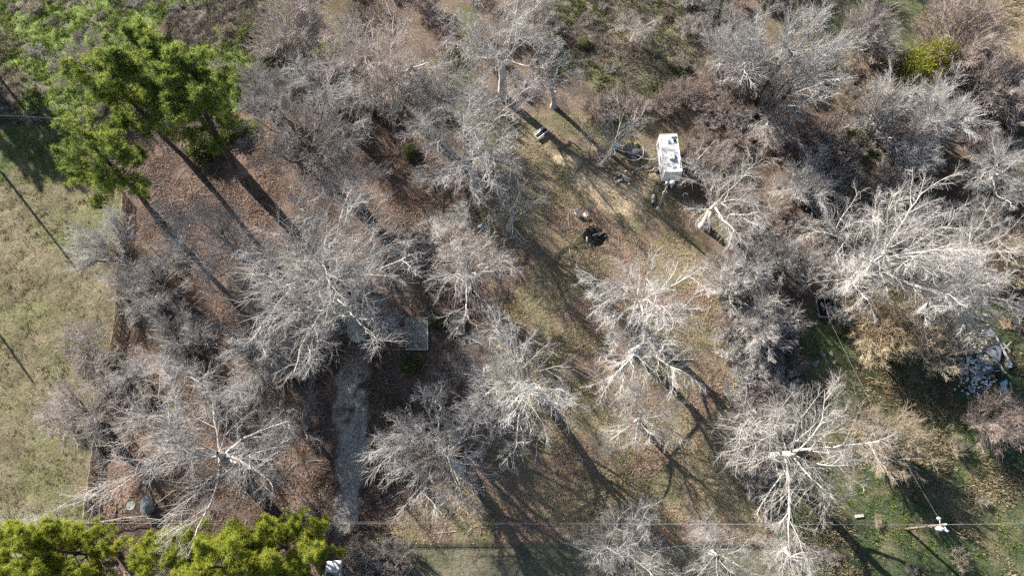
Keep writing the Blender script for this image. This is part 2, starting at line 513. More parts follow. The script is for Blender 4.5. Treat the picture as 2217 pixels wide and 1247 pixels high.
    tag(o, 'winter ground of leaf litter, dry grass, gravel and sand', None, None, 'structure')
build_ground()

# ------------------------------------------------------------------ growing plants
def unit(v):
    return v / np.maximum(np.linalg.norm(v, axis=-1, keepdims=True), 1e-9)
def run_paths(rng, base, d, L, K, wig, up):
    N = len(L)
    P = np.zeros((N, K, 3)); P[:, 0] = base
    d = d.copy()
    for k in range(1, K):
        d = unit(d + rng.normal(0, wig, (N, 3)) + np.array([0, 0, up]))
        P[:, k] = P[:, k - 1] + d * (L / (K - 1))[:, None]
    return P
def spawn(rng, P, R, L, lv):
    n = lv['n']
    Np, K, _ = P.shape
    idx = np.repeat(np.arange(Np), n)
    t = lv['t0'] + (lv.get('t1', 1.0) - lv['t0']) * (np.tile(np.arange(n), Np) + rng.uniform(0, 1, Np * n)) / n
    s = np.clip(t, 0, .9999) * (K - 1)
    i0 = s.astype(int); f = (s - i0)[:, None]
    pos = P[idx, i0] * (1 - f) + P[idx, i0 + 1] * f
    rad = R[idx, i0] * (1 - f[:, 0]) + R[idx, i0 + 1] * f[:, 0]
    tan = unit(P[idx, i0 + 1] - P[idx, i0])
    v = rng.normal(0, 1, (len(idx), 3)); v[:, 2] += lv.get('upside', 0)
    v = unit(v - (v * tan).sum(1, keepdims=True) * tan)
    if lv.get('spin'):
        a = np.tile(np.arange(n), Np) * 2.399 + rng.uniform(0, .8, len(idx)) + np.repeat(rng.uniform(0, 6.28, Np), n)
        e1 = unit(np.cross(tan, np.array([.3, 1, .1]))); e2 = np.cross(tan, e1)
        v = e1 * np.cos(a)[:, None] + e2 * np.sin(a)[:, None]
    ang = np.radians(np.clip(rng.normal(lv['ang'], lv.get('asd', 12), len(idx)), 5, 100))[:, None]
    d = tan * np.cos(ang) + v * np.sin(ang)
    if 'L' in lv:
        LL = lv['L'] * rng.uniform(.7, 1.2, len(idx)) * (1 - lv.get('tl', .25) * t)
    else:
        LL = L[idx] * lv['lr'] * rng.uniform(.6, 1.25, len(idx)) * (1.1 - .5 * t)
    Q = run_paths(rng, pos, d, LL, lv['K'], lv['wig'], lv['up'])
    r0 = np.maximum(rad * lv['rr'] * rng.uniform(.75, 1.0, len(idx)), lv.get('rmin', .008))
    tp = np.linspace(1, lv.get('tip', .35), lv['K'])
    RR = r0[:, None] * tp[None, :]
    return Q, RR, LL
def tubes(batches):
    """batches of (paths, radii, sides) -> verts, quads"""
    VV, FF, off = [], [], 0
    for P, R, S in batches:
        N, K, _ = P.shape
        T = np.empty_like(P)
        T[:, 1:-1] = P[:, 2:] - P[:, :-2]; T[:, 0] = P[:, 1] - P[:, 0]; T[:, -1] = P[:, -1] - P[:, -2]
        T = unit(T)
        ref = np.where(np.abs(T[:, :1, 2:3]) < .9, np.array([0, 0, 1.0]), np.array([1.0, 0, 0]))
        U = unit(np.cross(T, np.broadcast_to(ref, T.shape))); W = np.cross(T, U)
        a = 2 * np.pi * np.arange(S) / S
        ring = P[:, :, None] + R[:, :, None, None] * (U[:, :, None] * np.cos(a)[None, None, :, None] + W[:, :, None] * np.sin(a)[None, None, :, None])
        V = ring.reshape(-1, 3)
        I = np.arange(N * K * S).reshape(N, K, S) + off
        J = np.roll(I, -1, 2)
        F = np.stack([I[:, :-1], J[:, :-1], J[:, 1:], I[:, 1:]], -1).reshape(-1, 4)
        VV.append(V); FF.append(F); off += len(V)
    return np.concatenate(VV), np.concatenate(FF)

def grow(seed, trunk, levels, solid=2):
    """trunk: list of (base xyz, dir, length, radius); levels below it. First `solid` levels are the trunk part."""
    rng = np.random.default_rng(seed)
    base = np.array([t[0] for t in trunk], float); d = unit(np.array([t[1] for t in trunk], float)); L = np.array([t[2] for t in trunk], float)
    P = run_paths(rng, base, d, L, 7, trunk[0][4] if len(trunk[0]) > 4 else .07, .03)
    R = np.array([t[3] for t in trunk])[:, None] * np.linspace(1, .55, 7)[None, :]
    R[:, 0] *= 1.35; R[:, -1] *= .3
    tr, cr = [(P, R, 7)], []
    tips = None
    for i, lv in enumerate(levels):
        P, R, L = spawn(rng, P, R, L, lv)
        (tr if i + 1 < solid else cr).append((P, R, lv.get('S', 3)))
    return tr, cr, P

VAR = {}
def variant(key, tr, cr, mat):
    """makes the trunk and crown meshes of one kind of tree and notes how wide and tall it is; mat: trunk, boughs, twigs"""
    v, f = tubes(tr)
    me_t = np_mesh(key + '_trunk', v, [f], mat[0], smooth=True)
    v2, f2 = tubes(cr)
    me_c = np_mesh(key + '_crown', v2, [f2], mat[1])
    me_c.materials.append(mat[2])
    last = cr[-1][0].shape[0] * (cr[-1][0].shape[1] - 1) * cr[-1][2]
    mi = np.zeros(len(f2), dtype=np.int32); mi[-last:] = 1
    me_c.polygons.foreach_set("material_index", mi)
    c = np.median(v2[:, :2], 0)
    rad = np.percentile(np.hypot(v2[:, 0] - c[0], v2[:, 1] - c[1]), 91)
    VAR[key] = dict(trunk=me_t, crown=me_c, c=c, r=rad, zc=float(np.percentile(v2[:, 2], 60)), top=float(v2[:, 2].max()))

PALE = (M['bark_pale'], M['bark_pale'], M['bark_grey'])
GREY = (M['bark_grey'], M['bark_grey'], M['bark_grey'])
PINK = (M['bark_grey'], M['bark_grey'], M['bark_pink'])
DARK = (M['bark_dark'], M['bark_grey'], M['bark_pink'])
TAN = (M['bark_tan'],) * 3
BROWN = (M['bark_brown'],) * 3
PINKY = (M['bark_pink'],) * 3
def oak(key, seed, mat, limbs=11, fork=5.4, lr=6.2, ang=44, wig=.14, up=.04, twig=9, lean=(0, 0), tr=.46, fine=1.0, l2=9, l3=9, lrr=.42):
    lv = [dict(n=limbs, t0=.62, ang=ang, asd=14, L=lr, K=9, wig=wig, up=up, rr=lrr, S=6, tip=.25, spin=1, tl=.05),
          dict(n=l2, t0=.14, ang=46, asd=13, lr=.58, K=7, wig=wig, up=up * .6, rr=.5, rmin=.03, S=4, tip=.35),
          dict(n=l3, t0=.12, ang=42, asd=13, lr=.52, K=4, wig=wig * .9, up=.03, rr=.42, rmin=.0128 * fine, S=3, tip=.5),
          dict(n=twig, t0=.08, ang=38, asd=13, lr=.68, K=2, wig=wig, up=.03, rr=.42, rmin=.0074 * fine, S=3, tip=.5)]
    t, c, _ = grow(seed, [((0, 0, -.15), (lean[0], lean[1], 1), fork + .15, tr)], lv, solid=2)
    variant(key, t, c, mat)
def fan(key, seed, mat, stems=7, h=3.0, ang=30, lr=4.5, n2=10, n3=10, n4=11, spread=.25, r=.11, wig=.07, fine=1.0):
    """upright thin-twigged tree of several stems fanning out"""
    rng = np.random.default_rng(seed)
    tk = []
    for i in range(stems):
        a = 2 * math.pi * i / stems + rng.uniform(-.3, .3)
        k = rng.uniform(.2, 1) * math.tan(math.radians(ang))
        tk.append(((spread * math.cos(a), spread * math.sin(a), -.1), (k * math.cos(a), k * math.sin(a), 1), h * rng.uniform(.8, 1.2), r * rng.uniform(.7, 1.2), wig))
    lv = [dict(n=n2, t0=.3, ang=30, asd=9, L=lr * .6, K=6, wig=wig, up=.03, rr=.6, S=4, tip=.3, tl=.2),
          dict(n=n3, t0=.15, ang=30, asd=10, lr=.55, K=4, wig=wig * 1.2, up=.03, rr=.6, rmin=.013 * fine, S=3, tip=.5),
          dict(n=n4, t0=.05, ang=30, asd=10, lr=.62, K=2, wig=wig * 1.2, up=.02, rr=.45, rmin=.0085 * fine, S=3, tip=.45)]
    t, c, _ = grow(seed + 1, tk, lv, solid=1)
    variant(key, t, c, mat)

oak('oak_a', 101, PALE, 11, 5.0, 6.4, 48, .15, .03, 8)
oak('oak_b', 112, PALE, 10, 5.4, 6.0, 44, .19, .04, lean=(.12, -.08))
oak('oak_c', 123, PALE, 12, 4.6, 6.2, 52, .13, .04, 8)
oak('oak_d', 134, PALE, 9, 6.0, 7.0, 44, .12, .03, 9, lean=(-.16, .10), tr=.5, l2=10)
oak('oak_l', 135, PALE, 11, 5.6, 6.0, 42, .17, .03, 8, lean=(.06, .14))
oak('oak_m', 138, PALE, 10, 4.8, 6.6, 50, .11, .05, 9, lean=(-.1, -.1))
oak('oak_e', 145, GREY, 11, 5.6, 6.0, 48, .16, .04, 8)
oak('oak_f', 156, GREY, 11, 5.2, 6.2, 50, .14, .04, 8, lean=(.1, .1))
oak('oak_g', 167, GREY, 10, 6.0, 6.0, 46, .18, .04, lean=(-.12, -.1))
oak('oak_n', 169, GREY, 12, 4.8, 5.8, 46, .12, .05, 8, lean=(.12, -.12))
oak('oak_h', 178, DARK, 11, 5.2, 5.6, 48, .10, .06, 10)
oak('oak_i', 189, PINK, 11, 4.6, 5.8, 46, .09, .06, 10)
oak('oak_j', 190, PALE, 7, 5.0, 6.8, 52, .12, .03, 8, tr=.46, l2=9, l3=8, lrr=.5)
oak('oak_k', 191, PALE, 8, 6.0, 6.0, 50, .13, .03, 8, tr=.46, l2=9, l3=8, lrr=.5)
oak('oak_s', 197, GREY, 7, 5.6, 6.2, 50, .13, .04, 6, tr=.4, l2=8, l3=6)
oak('oak_t', 199, PALE, 8, 3.2, 6.4, 54, .14, .04, 6, tr=.36, l2=8, l3=6)
fan('fan_a', 201, TAN, 9, 2.6, 42, 4.0)
fan('fan_b', 212, PINKY, 8, 3.0, 34, 4.4)
fan('fan_c', 223, PALE, 6, 3.4, 38, 4.6, r=.14, wig=.09)
fan('fan_d', 234, (M['bark_dark'], M['bark_grey'], M['bark_grey']), 5, 3.8, 28, 5.0, r=.13, wig=.09)
fan('shrub_a', 301, BROWN, 10, 1.3, 48, 2.4, 7, 7, 7, .5, .045, .12)
fan('shrub_b', 312, PINKY, 10, 1.5, 42, 2.6, 7, 7, 7, .5, .045, .1)
fan('shrub_c', 323, BROWN, 12, 1.1, 55, 2.2, 7, 7, 7, .6, .04, .15)
fan('shrub_d', 334, TAN, 9, 1.6, 40, 2.6, 7, 7, 7, .4, .045, .1)
fan('shrub_e', 345, GREY, 9, 1.4, 48, 2.6, 7, 7, 7, .5, .05, .14)

def needle_tufts(rng, P, per, n, ln, w, upb=.35, spread=1.0):
    """bunches of narrow blades at the ends of twigs: (N,3) positions -> verts, tris"""
    T = np.repeat(P, per, 0) + rng.normal(0, spread * .12, (len(P) * per, 3))
    C = np.repeat(T, n, 0)
    d = unit(rng.normal(0, 1, C.shape) + np.array([0, 0, upb]))
    s = unit(np.cross(d, rng.normal(0, 1, C.shape)))
    l = ln * rng.uniform(.6, 1.2, (len(C), 1))
    a = C + s * w; b = C - s * w; c = C + d * l
    V = np.stack([a, b, c], 1).reshape(-1, 3)
    return V, np.arange(len(V)).reshape(-1, 3)

def pine(key, seed, mat, h=13, first=.45, limbs=16, lr=3.6, lean=(0, 0), n=9, per=3):
    rng = np.random.default_rng(seed)
    lv = [dict(n=limbs, t0=first, ang=68, asd=12, L=lr, K=6, wig=.1, up=.05, rr=.35, S=4, tip=.3, spin=1, tl=.45),
          dict(n=6, t0=.3, ang=45, asd=14, lr=.45, K=4, wig=.14, up=.08, rr=.55, rmin=.02, S=3, tip=.4),
          dict(n=4, t0=.25, ang=42, asd=14, lr=.55, K=3, wig=.15, up=.1, rr=.6, rmin=.014, S=3, tip=.5)]
    t, c, P = grow(seed, [((0, 0, -.2), (lean[0], lean[1], 1), h, .24, .035)], lv, solid=5)
    v, f = tubes(t)
    me_t = np_mesh(key + '_trunk', v, [f], M['bark_dark'], smooth=True)
    ends = np.concatenate([P[:, -1], P[rng.random(len(P)) < .6, 1]])
    nv, nf = needle_tufts(rng, ends, per, n, .30, .014, spread=1.0)
    me_c = np_mesh(key + '_crown', nv, [nf], mat)
    cc = np.median(nv[:, :2], 0)
    VAR[key] = dict(trunk=me_t, crown=me_c, c=cc, r=float(np.percentile(np.hypot(nv[:, 0] - cc[0], nv[:, 1] - cc[1]), 93)), zc=float(np.median(nv[:, 2])), top=float(nv[:, 2].max()))
pine('pine_a', 401, M['needle_dark'], 14, .52, 27, 3.8, (-.05, .04), 22, 3)
pine('pine_b', 412, M['needle_dark'], 13, .5, 28, 3.5, (.05, .05), 22, 3)
pine('pine_c', 423, M['needle'], 11, .30, 30, 3.7, (0, 0), 17, 6)
pine('pine_d', 434, M['needle'], 11, .28, 30, 3.8, (.04, -.04), 17, 6)

def leafy_shrub(key, seed, mat, r=1.3, h=1.8, clumps=90, cone=False):
    """evergreen shrub: short stems and a crown of many small leaf faces in uneven clumps"""
    rng = np.random.default_rng(seed)
    u = unit(rng.normal(0, 1, (clumps, 3))); u[:, 2] = np.abs(u[:, 2])
    rr = rng.uniform(.45, 1.05, (clumps, 1)) ** .6
    c = u * rr * np.array([r, r, h * .8])
    if cone:
        c[:, :2] *= np.clip(1.15 - c[:, 2:3] / (h * .95), .12, 1)
    c[:, 2] += h * .15
    n = 70
    P = np.repeat(c, n, 0) + rng.normal(0, .17 * r, (clumps * n, 3)) * np.array([1, 1, .8])
    P[:, 2] = np.maximum(P[:, 2], .05)
    a = unit(rng.normal(0, 1, P.shape)); b = unit(np.cross(a, rng.normal(0, 1, P.shape)))
    l = rng.uniform(.05, .11, (len(P), 1))
    V = np.stack([P - a * l, P + b * l * .5, P + a * l, P - b * l * .5], 1).reshape(-1, 3)
    F = np.arange(len(V)).reshape(-1, 4)
    me_c = np_mesh(key + '_crown', V, [F], mat)
    ends = c[rng.choice(clumps, 22)]
    St = np.stack([np.zeros_like(ends) + np.array([0, 0, -.1]), ends * np.array([.4, .4, .5]), ends], 1)
    v, f = tubes([(St, np.tile(np.array([.04, .025, .01]), (22, 1)), 4)])
    me_t = np_mesh(key + '_stems', v, [f], M['bark_dark'])
    VAR[key] = dict(trunk=me_t, crown=me_c, c=np.zeros(2), r=r, zc=h * .55, top=h)
leafy_shrub('evergreen_a', 501, M['evergreen'], 1.6, 2.0)
leafy_shrub('evergreen_b', 512, M['evergreen'], 1.2, 1.3, 70)
leafy_shrub('cedar', 523, M['cedar'], 2.6, 4.6, 170, True)

def plant(name, key, px, py, rpx, label, cat, rot=0.0, group=None, hs=1.0, base=None, part_names=('trunk', 'crown')):
    """a plant whose crown, seen in the photograph at px,py with radius rpx, stands at its true place"""
    v = VAR[key]
    s = 1.0
    for _ in range(4):
        s = rpx / pxm(px, py, v['zc'] * s * hs) / v['r']
    c = G(px, py, v['zc'] * s * hs)
    cr, sr = math.cos(rot), math.sin(rot)
    ox, oy = (v['c'][0] * cr - v['c'][1] * sr) * s, (v['c'][0] * sr + v['c'][1] * cr) * s
    x, y = c.x - ox, c.y - oy
    o = empty(name, (x, y, gz(x, y)), rot, (s, s, s * hs))
    tag(o, label, cat, group)
    obj(part_names[0], v['trunk'], o)
    obj(part_names[1], v['crown'], o)
    return o

# ------------------------------------------------------------------ trees that can be told apart
TREES = [
 # key, px, py, radius px, rotation, height scale, label
 ('oak_e', 995, 300, 128, .4, 1.0, 'large grey bare tree with twisting limbs beside the leaf-strewn path, upper middle'),
 ('oak_h', 655, 275, 112, 1.2, 1.05, 'bare tree with dark forked trunk and fine brown crown above the litter'),
 ('oak_f', 735, 385, 82, 2.2, .9, 'grey bare tree just below the dark forked trunk'),
 ('oak_b', 705, 570, 170, 3.3, 1.05, 'biggest bare tree of the leafy yard, long pale limbs reaching to the slab'),
 ('oak_f', 475, 520, 112, .2, .95, 'grey dense-twigged bare tree with two mistletoe balls near the fence'),
 ('oak_g', 640, 715, 115, 1.9, .8, 'low spreading grey tree west of the two concrete slabs'),
 ('oak_i', 825, 125, 130, .9, 1.0, 'broad dome of fine brownish twigs at the top middle'),
 ('oak_a', 1075, 60, 112, 2.6, 1.0, 'pale grey crown with white limbs at the top edge beside the brown dome'),
 ('oak_s', 1205, 165, 84, .3, 1.0, 'grey tree whose bare trunk stands beside the white framed bench'),
 ('oak_t', 1345, 280, 95, 1.0, .8, 'white-limbed tree spreading over the black round mat by the trailer'),
 ('oak_s', 1115, 425, 80, 2.9, .9, 'grey twiggy tree between the sandy patch and the gravel drive'),
 ('oak_a', 1008, 555, 94, 4.4, .95, 'pale tree with curling limbs above the small square slab'),
 ('oak_k', 1370, 640, 122, 5.6, 1.0, 'white-limbed tree in the middle of the mown lot, limbs reaching towards the fire pit'),
 ('oak_j', 1400, 745, 120, 2.9, 1.0, 'white-limbed tree in the middle of the lot with long limbs towards the road'),
 ('oak_c', 1388, 893, 92, .7, .8, 'small white star-shaped tree lowest in the open lot'),
 ('oak_c', 1118, 840, 135, 2.0, 1.0, 'large white bare tree on open ground east of the small slab'),
 ('oak_b', 910, 955, 128, 5.2, 1.0, 'large gnarled pale tree beside the bright end of the gravel drive'),
 ('oak_f', 450, 965, 175, 3.6, .95, 'huge grey tree leaning over the wire pen'),
 ('oak_i', 625, 915, 70, .5, .95, 'grey fine-twigged tree west of the gravel drive, between the huge leaning tree and the drive'),
 ('oak_h', 170, 880, 92, 2.5, .85, 'pinkish fine-twigged tree leaning out over the tan field above the pen'),
 ('oak_i', 185, 735, 55, 4.0, .8, 'small pinkish tree on the field fence line'),
 ('oak_e', 278, 795, 46, 1.0, .75, 'small grey tree just inside the field fence'),
 ('fan_d', 385, 745, 72, 1.8, .9, 'grey upright tree alone on the leaf litter, midway to the fence'),
 ('oak_g', 565, 775, 92, 5.0, .8, 'low grey tree between the lone upright tree and the biggest tree'),
 ('oak_h', 560, 640, 95, 4.1, .75, 'grey tree tucked against the biggest tree on its field side'),
 ('oak_a', 1590, 435, 112, 1.1, .9, 'white bare tree standing next to the trailer on the brush side'),
 ('fan_c', 1600, 610, 78, .9, .9, 'white fan-shaped tree at the brush edge east of the lot'),
 ('fan_c', 1655, 715, 68, 2.1, .85, 'small white fan-shaped tree lower on the brush edge'),
 ('oak_d', 1735, 965, 168, 1.4, 1.0, 'great white tree with thick limbs at the foot of the brush, near the utility pole'),
 ('fan_a', 1930, 955, 72, .4, .9, 'tan brushy fan-shaped tree uphill of the utility pole'),
 ('oak_d', 1965, 525, 160, 4.2, 1.05, 'tallest white tree with leaning pale trunk in the eastern brush'),
 ('oak_a', 1855, 590, 88, 2.2, .85, 'white drooping tree between the ruined foundation and the tallest white tree'),
 ('oak_j', 2125, 490, 78, .2, .9, 'broken white limbed tree beyond the tallest white tree'),
 ('oak_b', 2095, 625, 108, 1.6, .9, 'pale wide tree above the junk heap'),
 ('fan_d', 1705, 110, 128, .3, 1.1, 'fan-shaped tree with short dark trunk and reddish twig tips, upper corner brush'),
 ('fan_d', 1600, 115, 72, 2.5, 1.1, 'slender grey fan tree with dark stem beside the weedy clearing'),
 ('fan_c', 1925, 238, 82, 1.0, .9, 'white-stemmed fan tree below the yellow-green cedar'),
 ('fan_c', 2060, 243, 80, 3.1, .9, 'white-stemmed fan tree below and beyond the yellow-green cedar'),
 ('oak_c', 2185, 370, 85, 4.9, .85, 'whitest dense crown at the edge of the brush'),
 ('oak_a', 1345, 1180, 108, 5.5, .8, 'pale bare tree at the roadside below the open lot'),
 ('oak_b', 1560, 1195, 85, .8, .8, 'pale bare tree at the roadside below the brush'),
 ('oak_c', 1730, 1225, 75, 2.7, .8, 'pale bare tree at the roadside at the foot of the great white tree'),
 ('oak_e', 2000, 335, 55, 1.1, .8, 'small bluish-grey tree in the brush under the fan trees'),
 ('fan_a', 1925, 715, 78, 2.0, .75, 'tan leaning brush tree below the tallest white tree'),
 ('fan_a', 2025, 735, 72, .6, .75, 'tan leaning brush tree beside the junk heap'),
 ('fan_b', 2175, 915, 62, .2, .8, 'pinkish brush tree below the junk heap'),
 ('oak_e', 815, 690, 58, 3.6, .7, 'grey tree overhanging the large concrete slab'),
 ('oak_n', 1010, 800, 62, 2.2, .75, 'small grey tree between the small well cover and the large gnarled tree'),
 ('fan_d', 300, 625, 70, 2.5, .9, 'dark-stemmed sapling clump at the bend of the field fence'),
 ('fan_d', 215, 520, 62, 4.2, .9, 'dark-stemmed sapling leaning over the field near the pine'),
 ('fan_b', 640, 60, 75, .9, .9, 'thin brown tree among the evergreen shrubs at the top'),
 ('fan_b', 190, 130, 55, .2, .9, 'ghostly thin tree on the weedy field behind the pines'),
 ('fan_d', 560, 190, 55, 1.9, .9, 'thin dark-stemmed tree right of the pines'),
 ('oak_f', 700, 175, 80, 3.3, .8, 'low grey tree under the broad brown dome'),
 ('oak_e', 930, 190, 85, 5.1, .85, 'grey tree between the brown dome and the large twisting tree'),
 ('oak_i', 1380, 60, 50, 1.5, .7, 'small pink-grey tree alone in the weedy clearing'),
 ('fan_b', 1880, 60, 62, 4.0, .9, 'thin grey tree at the shaded grassy strip, top'),
 ('fan_b', 2110, 70, 90, 1.2, .9, 'tall wispy tree behind the cedar at the top'),
 ('fan_b', 2190, 190, 85, 5.2, .9, 'wispy tan-grey tree beside the cedar'),
 ('oak_i', 1690, 265, 80, .1, .8, 'pinkish tree with white lower limbs behind the trailer brush'),
 ('fan_c', 1760, 400, 70, 3.0, .8, 'pale fan tree deep in the brush, near the small bluish tree'),
 ('fan_c', 1700, 560, 62, 1.7, .8, 'pale thin tree above the ruined foundation'),
 ('fan_a', 2190, 560, 60, .5, .8, 'tan thin tree at the edge beyond the broken tree'),
]
POOL = {'pale': ['oak_a', 'oak_b', 'oak_c', 'oak_d', 'oak_l', 'oak_m', 'oak_k', 'oak_j'], 'grey': ['oak_e', 'oak_f', 'oak_g', 'oak_n']}
seen = {'pale': 0, 'grey': 0}
for (k, px, py, r, rot, hs, lab) in TREES:
    for nm in POOL:
        if k in POOL[nm] and k not in ('oak_j', 'oak_k', 'oak_d'):
            k = POOL[nm][seen[nm] % len(POOL[nm])]; seen[nm] += 1
    plant('bare_tree', k, px, py, r * (1.14 if px < 1100 else 1.05), lab, 'tree', rot, 'bare winter trees', hs)

for (k, px, py, rot, lab) in [('pine_c', 40, 335, .4, 'pine outside the field corner whose shade falls on the upper field'), ('pine_d', 120, 315, 1.5, 'pine outside the field corner whose shade falls along the field fence'), ('oak_h', 1830, 40, .3, 'tree beyond the top whose shade falls on the grassy strip'), ('oak_i', 1960, 60, 2.0, 'tree beyond the top whose shade falls above the cedar'), ('oak_h', 2090, 30, 4.0, 'tree beyond the top whose shade falls behind the cedar')]:
    q = G(px, py) - Vector((SUN_DIR.x, SUN_DIR.y, 0)).normalized() * 19
    o = empty('pine_tree' if 'pine' in k else 'bare_tree', (q.x, q.y, gz(q.x, q.y)), rot)
    tag(o, lab, 'pine tree' if 'pine' in k else 'tree')
    obj('trunk', VAR[k]['trunk'], o); obj('crown', VAR[k]['crown'], o)
PINES = [
 ('pine_a', 245, 185, 78, .5, 1.0, 'tall pine with leaning bare trunk, nearest the weedy field'),
 ('pine_b', 340, 150, 76, 2.1, 1.05, 'tallest pine, yellow-green top, middle of the three'),
 ('pine_b', 425, 200, 82, 4.0, 1.0, 'broad pine beside the evergreen shrubs'),
 ('pine_a', 232, 345, 84, 3.3, .9, 'lower pine standing over the corner of the tan field'),
 ('pine_c', 55, 1215, 88, .3, 1.0, 'bright green pine at the bottom corner of the field'),
 ('pine_d', 155, 1195, 82, 2.4, 1.0, 'bright green pine below the wire pen'),
 ('pine_d', 370, 1215, 82, 1.1, .9, 'bright pine first in the bottom row, next to the pen gap'),
 ('pine_c', 495, 1212, 92, 4.4, 1.0, 'bright pine in the middle of the bottom row'),
 ('pine_d', 620, 1190, 88, 3.0, .95, 'bright pine beside the white car'),
]
for (k, px, py, r, rot, hs, lab) in PINES:
    plant('pine_tree', k, px, py, r, lab, 'pine tree', rot, 'pines', hs)
plant('cedar_tree', 'cedar', 2030, 128, 62, 'round yellow-green cedar among the tan brush', 'cedar tree', 0.6)
plant('evergreen_shrub', 'evergreen_b', 435, 310, 38, 'green leafy shrub at the foot of the broad pine', 'shrub', .4, 'evergreen shrubs', part_names=('stems', 'crown'))

# ------------------------------------------------------------------ shrubs, zone by zone
def scatter(poly_px, n, dmin, seed, avoid=()):
    poly = poly_w(poly_px)
    rng = np.random.default_rng(seed)
    lo, hi = poly.min(0), poly.max(0)
    out = []
    tries = 0
    while len(out) < n and tries < n * 60:
        tries += 1
        p = rng.uniform(lo, hi)
        if not in_poly(p[:1], p[1:], poly)[0]: continue
        if any((p[0] - q[0]) ** 2 + (p[1] - q[1]) ** 2 < dmin * dmin for q in out): continue
        if any((p[0] - a[0]) ** 2 + (p[1] - a[1]) ** 2 < a[2] ** 2 for a in avoid): continue
        out.append(p)
    return out
TRAILER_C = G(1452, 332, 1.5)
AVOID = [(TRAILER_C.x, TRAILER_C.y + d, 2.4) for d in (-3, -1, 1, 3)] + [(G(1780, 630).x, G(1780, 630).y, 2.6), (G(2140, 760).x, G(2140, 760).y, 6.0), (G(2130, 820).x, G(2130, 820).y, 4.0)]
SHRUBS = [
 # polygon, count, spacing, kinds, label, group
 ([(1500, 230), (1640, 200), (1800, 220), (1840, 420), (1760, 560), (1690, 590), (1540, 540), (1490, 330)], 42, 2.0, 'abceb', 'leafless brown thicket shrub packed behind and beside the trailer', 'thicket by the trailer'),
 ([(1800, 220), (2300, 150), (2330, 480), (2120, 430), (1960, 400), (1800, 450)], 40, 2.3, 'abdec', 'leafless thicket shrub between the cedar and the tallest white tree', 'thicket below the cedar'),
 ([(1740, 130), (1900, 120), (2300, 110), (2300, 200), (1820, 215)], 22, 2.0, 'ddbd', 'tan leafless shrub in the band around the cedar', 'tan brush round the cedar'),
 ([(1700, 560), (1830, 460), (2120, 440), (2330, 500), (2330, 740), (2190, 690), (2020, 690), (1880, 760), (1760, 720)], 36, 2.2, 'abce', 'leafless brown shrub between the ruined foundation and the junk heap', 'thicket round the ruin'),
 ([(1520, 550), (1640, 560), (1720, 720), (1690, 900), (1640, 1080), (1590, 1000), (1560, 760)], 36, 1.7, 'abce', 'leafless brown shrub along the brush edge east of the open lot', 'brush edge of the lot'),
 ([(560, -80), (1140, -80), (1250, 120), (1230, 215), (1070, 235), (1000, 330), (860, 250), (700, 240), (560, 210)], 50, 2.3, 'aceba', 'leafless dark thicket shrub under the trees at the top middle', 'thicket at the top middle'),
 ([(1280, 215), (1420, 205), (1640, 195), (1500, 245), (1420, 250), (1290, 262)], 14, 1.7, 'abb', 'leafless shrub in the strip between the weedy clearing and the trailer yard', 'strip behind the trailer yard'),
 ([(1480, -60), (1760, -60), (1760, 60), (1840, 180), (1520, 200), (1500, 100)], 24, 2.1, 'abe', 'leafless shrub under the fan-shaped trees beside the weedy clearing', 'brush under the fan trees'),
 ([(770, 1185), (880, 1190), (870, 1260), (780, 1270)], 7, 1.3, 'ab', 'low leafless shrub beside the white car', 'shrubs beside the car'),
 ([(640, 1100), (720, 1110), (720, 1160), (650, 1160)], 3, 1.2, 'a', 'dark leafless shrub on bare ground above the car', 'shrubs above the car'),
 ([(210, 560), (330, 500), (400, 560), (350, 640), (250, 680)], 4, 2.2, 'bed', 'pale leafless shrub at the bend of the field fence', 'shrubs at the fence bend'),
 ([(150, 660), (250, 680), (240, 960), (160, 960)], 3, 3.0, 'bdb', 'pinkish leafless shrub along the lower field fence', 'shrubs along the field fence'),
]
rs = random.Random(7)
for i, (poly, n, dm, kinds, lab, grp) in enumerate(SHRUBS):
    for p in scatter(poly, n, dm, 900 + i, AVOID):
        k = 'shrub_' + rs.choice(kinds)
        v = VAR[k]
        s = rs.uniform(.75, 1.25)
        o = empty('bare_shrub', (p[0], p[1], gz(p[0], p[1])), rs.uniform(0, 6.28), (s, s, s * rs.uniform(.85, 1.2)))
        tag(o, lab, 'shrub', grp)
        obj('stems', v['trunk'], o)
        obj('twigs', v['crown'], o)
for i, (poly, n, dm, kinds, lab, grp) in enumerate([
 ([(0, 0), (560, -40), (590, 90), (520, 200), (250, 60), (120, 240), (0, 240)], 18, 3.4, 'abecd', 'low grey winter bush standing in the green weedy field behind the pines', 'bushes in the weedy field'),
 ([(1250, 20), (1520, -60), (1560, 40), (1470, 150), (1330, 190)], 9, 3.0, 'abe', 'low winter bush in the weedy clearing at the top', 'bushes in the clearing'),
 ([(1850, 1000), (2200, 900), (2217, 1240), (1760, 1240), (1900, 1100)], 7, 4.0, 'acd', 'low dead bush on the grass round the utility pole', 'bushes by the utility pole')]):
    for p in scatter(poly, n, dm, 960 + i, AVOID):
        v = VAR['shrub_' + rs.choice(kinds)]
        s = rs.uniform(.35, .7)
        o = empty('bare_shrub', (p[0], p[1], gz(p[0], p[1])), rs.uniform(0, 6.28), (s, s, s * rs.uniform(.6, .9)))
        tag(o, lab, 'shrub', grp)
        obj('stems', v['trunk'], o)
        obj('twigs', v['crown'], o)
